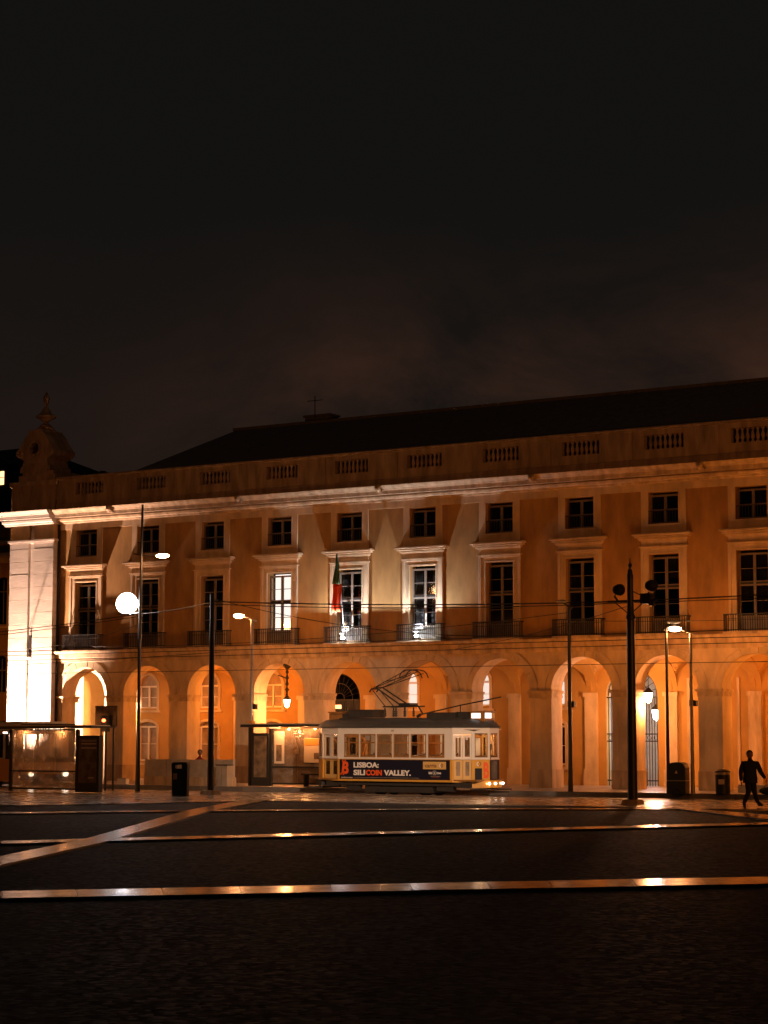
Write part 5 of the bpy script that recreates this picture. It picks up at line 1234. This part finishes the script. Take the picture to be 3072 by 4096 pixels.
# man walking: local axes x = to the right as seen by the camera, y = away
mx_, my_ = 38.42, -13.72
man = thing('person', (mx_, my_, 0), 'person in dark clothes walking with arms swinging across the wet pavement', 'person', rotz=THETA)
pts = [((0, 0, .93), (.185, .135)), ((.0, 0, 1.10), (.185, .14)), ((.005, 0, 1.28), (.215, .15)), ((.01, 0, 1.41), (.16, .115)), ((.0, 0, 1.49), .065), ((-.005, -.01, 1.57), .07),
       ((-.085, 0, .86), .125), ((-.055, -.04, .50), .088), ((-.21, .02, .13), .062), ((-.20, -.10, .05), .04),
       ((.085, 0, .86), .125), ((.12, .03, .52), .09), ((.24, .10, .16), .064), ((.35, .04, .09), .04),
       ((-.215, 0, 1.37), .10), ((-.285, .03, 1.12), .078), ((-.29, -.04, .88), .058), ((-.285, -.05, .82), .045),
       ((.235, 0, 1.36), .10), ((.325, .02, 1.12), .08), ((.43, -.05, .95), .058), ((.465, -.06, .90), .045)]
ed = [(0, 1), (1, 2), (2, 3), (3, 4), (4, 5), (0, 6), (6, 7), (7, 8), (8, 9), (0, 10), (10, 11), (11, 12), (12, 13), (2, 14), (14, 15), (15, 16), (16, 17), (2, 18), (18, 19), (19, 20), (20, 21)]
skin_body('body', pts, ed, M['cloth'], man)
m_ = MB(); m_.ball((0, 0, 1.645), .115, 16, 12, (.86, .95, 1.12)); m_.ball((0, -.105, 1.635), .018, 6, 5); m_.ball((-.098, .01, 1.635), .022, 6, 5, (.6, 1, 1.3)); m_.ball((.098, .01, 1.635), .022, 6, 5, (.6, 1, 1.3)); m_.build('head', M['skin'], man, True)
m_ = MB(); m_.ball((0, .018, 1.672), .118, 16, 12, (.90, .96, 1.05)); m_.build('hair', M['cloth'], man, True)
def hand(cx_, cy_, cz_, s, par):
    m_ = MB(); m_.ball((cx_, cy_, cz_), .04, 10, 8, (.6, 1.0, 1.15))
    for i in range(4):
        y = cy_ - .027 + .018 * i; L_ = (.065, .075, .07, .055)[i]
        m_.tube([(cx_, y, cz_ - .03), (cx_ + s * .008, y, cz_ - .03 - L_ * .55), (cx_ - s * .008, y, cz_ - .03 - L_)], .0095, 6, True, .007)
    m_.tube([(cx_, cy_ - .03, cz_ + .01), (cx_, cy_ - .06, cz_ - .02), (cx_, cy_ - .055, cz_ - .045)], .011, 6, True, .008)
    m_.build('hand', M['skin'], par, True)
hand(-.285, -.055, .765, 1, man); hand(.495, -.07, .845, -1, man)
for x, y, z in ((-.205, -.07, .04), (.315, .05, .085)):
    m_ = MB(); m_.ball((x, y, z), .055, 12, 8, (.95 if x < 0 else 1.9, 2.0 if x < 0 else 1.0, .75)); m_.build('shoe', M['black'], man, True)
m_ = MB(); m_.lathe(0, 0, [(.225, .76), (.23, .90), (.21, 1.05), (.205, 1.2)], 18); o = m_.build('jacket_hem', M['cloth'], man, True); o.scale = (1.0, .75, 1)
# person sitting behind the barrier
p2 = thing('person', (9.75, -4.05, .1), 'seated person in dark red top whose head shows above the low barrier', 'person', rotz=THETA)
pts = [((0, 0, .62), (.15, .11)), ((0, 0, .85), (.14, .1)), ((-.02, 0, 1.06), (.17, .105)), ((-.02, 0, 1.15), (.10, .08)), ((0, -.01, 1.22), .05), ((0, -.02, 1.27), .05),
       ((-.09, 0, .58), .085), ((-.10, -.42, .55), .07), ((-.10, -.40, .12), .045), ((-.10, -.44, .05), .035), ((.09, 0, .58), .085), ((.10, -.42, .55), .07), ((.10, -.40, .12), .045), ((.10, -.44, .05), .035),
       ((-.2, 0, 1.03), .06), ((-.24, -.08, .80), .045), ((-.16, -.28, .66), .033), ((.17, 0, 1.03), .06), ((.22, -.08, .80), .045), ((.15, -.28, .66), .033)]
ed = [(0, 1), (1, 2), (2, 3), (3, 4), (4, 5), (0, 6), (6, 7), (7, 8), (8, 9), (0, 10), (10, 11), (11, 12), (12, 13), (2, 14), (14, 15), (15, 16), (2, 17), (17, 18), (18, 19)]
skin_body('body', pts, ed, M['redcloth'], p2)
p2.location.y = -3.95
for x in (-.155, .145): hand(x, -.30, .64, 1, p2)
m_ = MB(); m_.ball((0, -.01, 1.37), .11, 14, 10, (.86, .95, 1.1)); m_.ball((0, -.115, 1.36), .018, 6, 5); m_.build('head', M['skin'], p2, True)
m_ = MB(); m_.ball((0, .01, 1.39), .116, 14, 10, (.92, .95, 1.05)); m_.build('hair', M['black'], p2, True)
t = thing('bench', (9.75, -3.8, .1), 'plain bench hidden behind the low barrier under the seated person', 'bench')
MB().box(-.7, .7, -.2, .2, .40, .46).build('seat', M['wood'], t); MB().box(-.6, -.5, -.18, .18, 0, .40).build('leg', M['iron'], t); MB().box(.5, .6, -.18, .18, 0, .40).build('leg', M['iron'], t)
